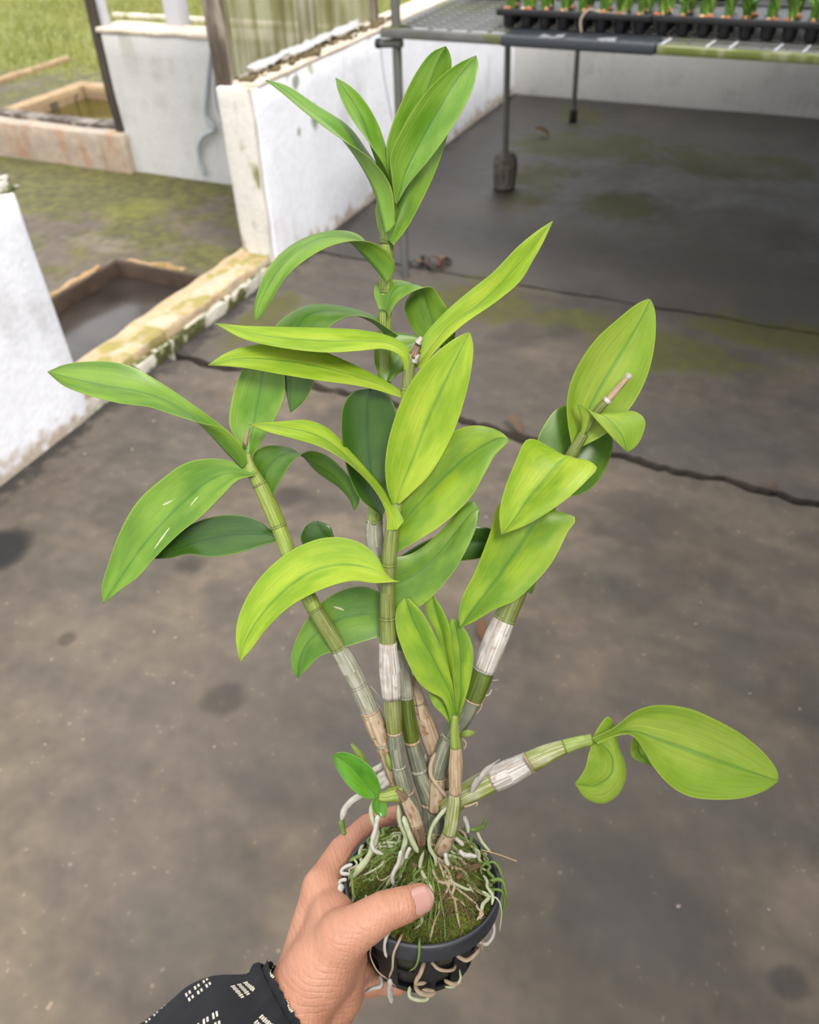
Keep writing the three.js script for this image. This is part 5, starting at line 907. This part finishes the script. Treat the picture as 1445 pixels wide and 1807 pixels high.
  // thumb nail: a curved plate on the back of the last joint
  {
    const ax = tip.p.clone().sub(ip2.p).normalize(), toCam = camera.position.clone().sub(tip.p).normalize(), up = toCam.clone().addScaledVector(camY, -0.05).addScaledVector(camX, 0.3); up.addScaledVector(ax, -up.dot(ax)).normalize(); const sx = ax.clone().cross(up);
    const pos = [], uvn = [], idx = [], NL = 16, NW = 12, R = tip.r;
    for (let i = 0; i <= NL; i++) for (let j = 0; j <= NW; j++) {
      const t = i / NL, s = j / NW * 2 - 1, d = mix(-0.0092, 0.0066, t), wid = Math.sqrt(clamp(1 - Math.pow(Math.abs(t * 2 - 1), 3.2) * 0.72)), an = s * 0.86 * wid;
      const rho = (d > 0 ? Math.sqrt(R * R - d * d) : R - d * (ip2.r - tip.r) / ip2.p.distanceTo(tip.p)) * 1.015 + 0.0004;
      const qn = tip.p.clone().addScaledVector(ax, d - 0.0006 * s * s).addScaledVector(sx, Math.sin(an) * rho).addScaledVector(up, Math.cos(an) * rho); pos.push(qn.x, qn.y, qn.z); uvn.push(j / NW, t);
    }
    for (let i = 0; i < NL; i++) for (let j = 0; j < NW; j++) { const a = i * (NW + 1) + j, b = a + NW + 1; idx.push(a, a + 1, b, b, a + 1, b + 1); }
    const ng = new THREE.BufferGeometry(); ng.setAttribute('position', new THREE.Float32BufferAttribute(pos, 3)); ng.setAttribute('uv', new THREE.Float32BufferAttribute(uvn, 2)); ng.setIndex(idx); ng.computeVertexNormals();
    const nail = part('thumb_nail', ng, phys({ map: texture(32, 64, (u, v) => mix3([0.68, 0.51, 0.47], [0.74, 0.66, 0.58], smooth(0.84, 0.9, v))), roughness: 0.28, clearcoat: 0.4, side: THREE.DoubleSide }), body, base);
    nail.userData.label = 'pink thumb nail';
  }
  // sleeve: loose dark cloth with woven pale dashes, gathered at the cuff
  const cloth = document.createElement('canvas'); cloth.width = cloth.height = 1024;
  const cx = cloth.getContext('2d'); cx.fillStyle = '#0a0b10'; cx.fillRect(0, 0, 1024, 1024);
  const dash = (x, y, w, h, a) => { cx.save(); cx.translate(x, y); cx.rotate(a); cx.fillRect(-w / 2, -h / 2, w, h); cx.restore(); };
  for (let i = 0; i < 26000; i++) { cx.fillStyle = rnd() < 0.5 ? 'rgba(30,32,40,.35)' : 'rgba(4,4,8,.35)'; cx.fillRect(rnd() * 1024, rnd() * 1024, 2, 2); }
  for (let r = 0; r < 8; r++) for (let c = 0; c < 8; c++) {
    const X = c * 128 + (r % 2) * 64 + 36 + rr(-8, 8), Y = r * 128 + 60 + rr(-8, 8), k = Math.floor(rnd() * 3), turn = rr(-0.5, 0.5);
    cx.save(); cx.translate(X, Y); cx.rotate(turn); cx.fillStyle = '#b3a998';
    if (k === 0) for (let i = 0; i < 4; i++) for (let j = 0; j < 5; j++) dash(-27 + i * 18, -30 + j * 14, 6, 10, 0);
    else if (k === 1) for (let i = 0; i < 3; i++) for (let j = 0; j < 8; j++) dash(-28 + j * 8, -22 + i * 22, 6, 12 + (j % 2) * 3, 0.1);
    else for (let i = 0; i < 2; i++) for (let j = 0; j < 3; j++) { dash(-14 + i * 26, -28 + j * 26, 16, 6, 0.1); dash(-14 + i * 26, -18 + j * 26, 14, 6, 0.1); }
    cx.restore();
  }
  const clothMap = new THREE.CanvasTexture(cloth); clothMap.colorSpace = THREE.SRGBColorSpace; clothMap.wrapS = clothMap.wrapT = THREE.RepeatWrapping; clothMap.repeat.set(1.15, 4.6);
  const clothMat = phys({ map: clothMap, roughness: 0.95, sheen: 0.1, sheenColor: new THREE.Color(0x444455), sheenRoughness: 0.6, side: THREE.DoubleSide });
  const line = spline([spot(508, 1780, 0.525), spot(470, 1812, 0.520), spot(395, 1868, 0.510), spot(290, 1950, 0.497), spot(150, 2060, 0.48)]);
  const NS = 80, NR = 96, pos = [], uvs = [], idx = [], pts = [], tan = []; for (let i = 0; i <= NS; i++) { pts.push(line.getPointAt(i / NS)); tan.push(line.getTangentAt(i / NS)); }
  const nr = V(0, 1, 0); const L = line.getLength();
  for (let i = 0; i <= NS; i++) {
    nr.addScaledVector(tan[i], -nr.dot(tan[i])).normalize(); const bi = tan[i].clone().cross(nr), t = i / NS, s = t * L;
    for (let j = 0; j <= NR; j++) {
      const a = j / NR * Math.PI * 2, ca = Math.cos(a), sa = Math.sin(a);
      const gather = Math.exp(-s / 0.012), puff = smooth(0, 0.035, s);
      let R = mix(0.0292, 0.043, puff) + 0.004 * Math.exp(-(((s - 0.003) / 0.004) ** 2));
      R += gather * 0.0016 * Math.sin(a * 17 + 2 * noise2(ca * 2, sa * 2, 4)) + puff * 0.010 * (fbm(ca * 1.3 + 4 + s * 9, sa * 1.3 + s * 16, 3, 721) - 0.5) + 0.004 * puff * (fbm(ca * 3 + s * 40, sa * 3 + 7, 3, 723) - 0.5);
      const e = pts[i].clone().addScaledVector(nr, ca * R).addScaledVector(bi, sa * R); pos.push(e.x, e.y, e.z); uvs.push(j / NR, s);
    }
  }
  for (let i = 0; i < NS; i++) for (let j = 0; j < NR; j++) { const a = i * (NR + 1) + j, b = a + NR + 1; idx.push(a, a + 1, b, b, a + 1, b + 1); }
  const sg = new THREE.BufferGeometry(); sg.setAttribute('position', new THREE.Float32BufferAttribute(pos, 3)); sg.setAttribute('uv', new THREE.Float32BufferAttribute(uvs, 2)); sg.setIndex(idx); sg.computeVertexNormals();
  const sleeve = part('sleeve', sg, clothMat, person, base); sleeve.userData.label = 'black sleeve with woven pale dashes';
  // frilled cuff
  {
    const pos2 = [], uv2 = [], id2 = [], rows = 5, n = 200; const t0 = tan[0], nn = V(0, 1, 0).addScaledVector(t0, -t0.y).normalize(), bb = t0.clone().cross(nn);
    for (let i = 0; i <= rows; i++) for (let j = 0; j <= n; j++) { const a = j / n * Math.PI * 2, f = i / rows, R = 0.0292 + 0.0012 * f + 0.0008 * f * Math.sin(a * 26 + 3 * noise2(Math.cos(a) * 3, Math.sin(a) * 3, 8)), e = pts[0].clone().addScaledVector(t0, -0.006 * f + 0.001 + 0.0005 * f * Math.sin(a * 31)).addScaledVector(nn, Math.cos(a) * R).addScaledVector(bb, Math.sin(a) * R); pos2.push(e.x, e.y, e.z); uv2.push(j / n, f * 0.01); }
    for (let i = 0; i < rows; i++) for (let j = 0; j < n; j++) { const a = i * (n + 1) + j, b = a + n + 1; id2.push(a, b, a + 1, b, b + 1, a + 1); }
    const fg = new THREE.BufferGeometry(); fg.setAttribute('position', new THREE.Float32BufferAttribute(pos2, 3)); fg.setAttribute('uv', new THREE.Float32BufferAttribute(uv2, 2)); fg.setIndex(id2); fg.computeVertexNormals();
    part('cuff_frill', fg, clothMat, sleeve, base);
  }
}

scene.traverse((o) => { if (o.isMesh) { o.castShadow = true; o.receiveShadow = true; } });
renderer.render(scene, camera);
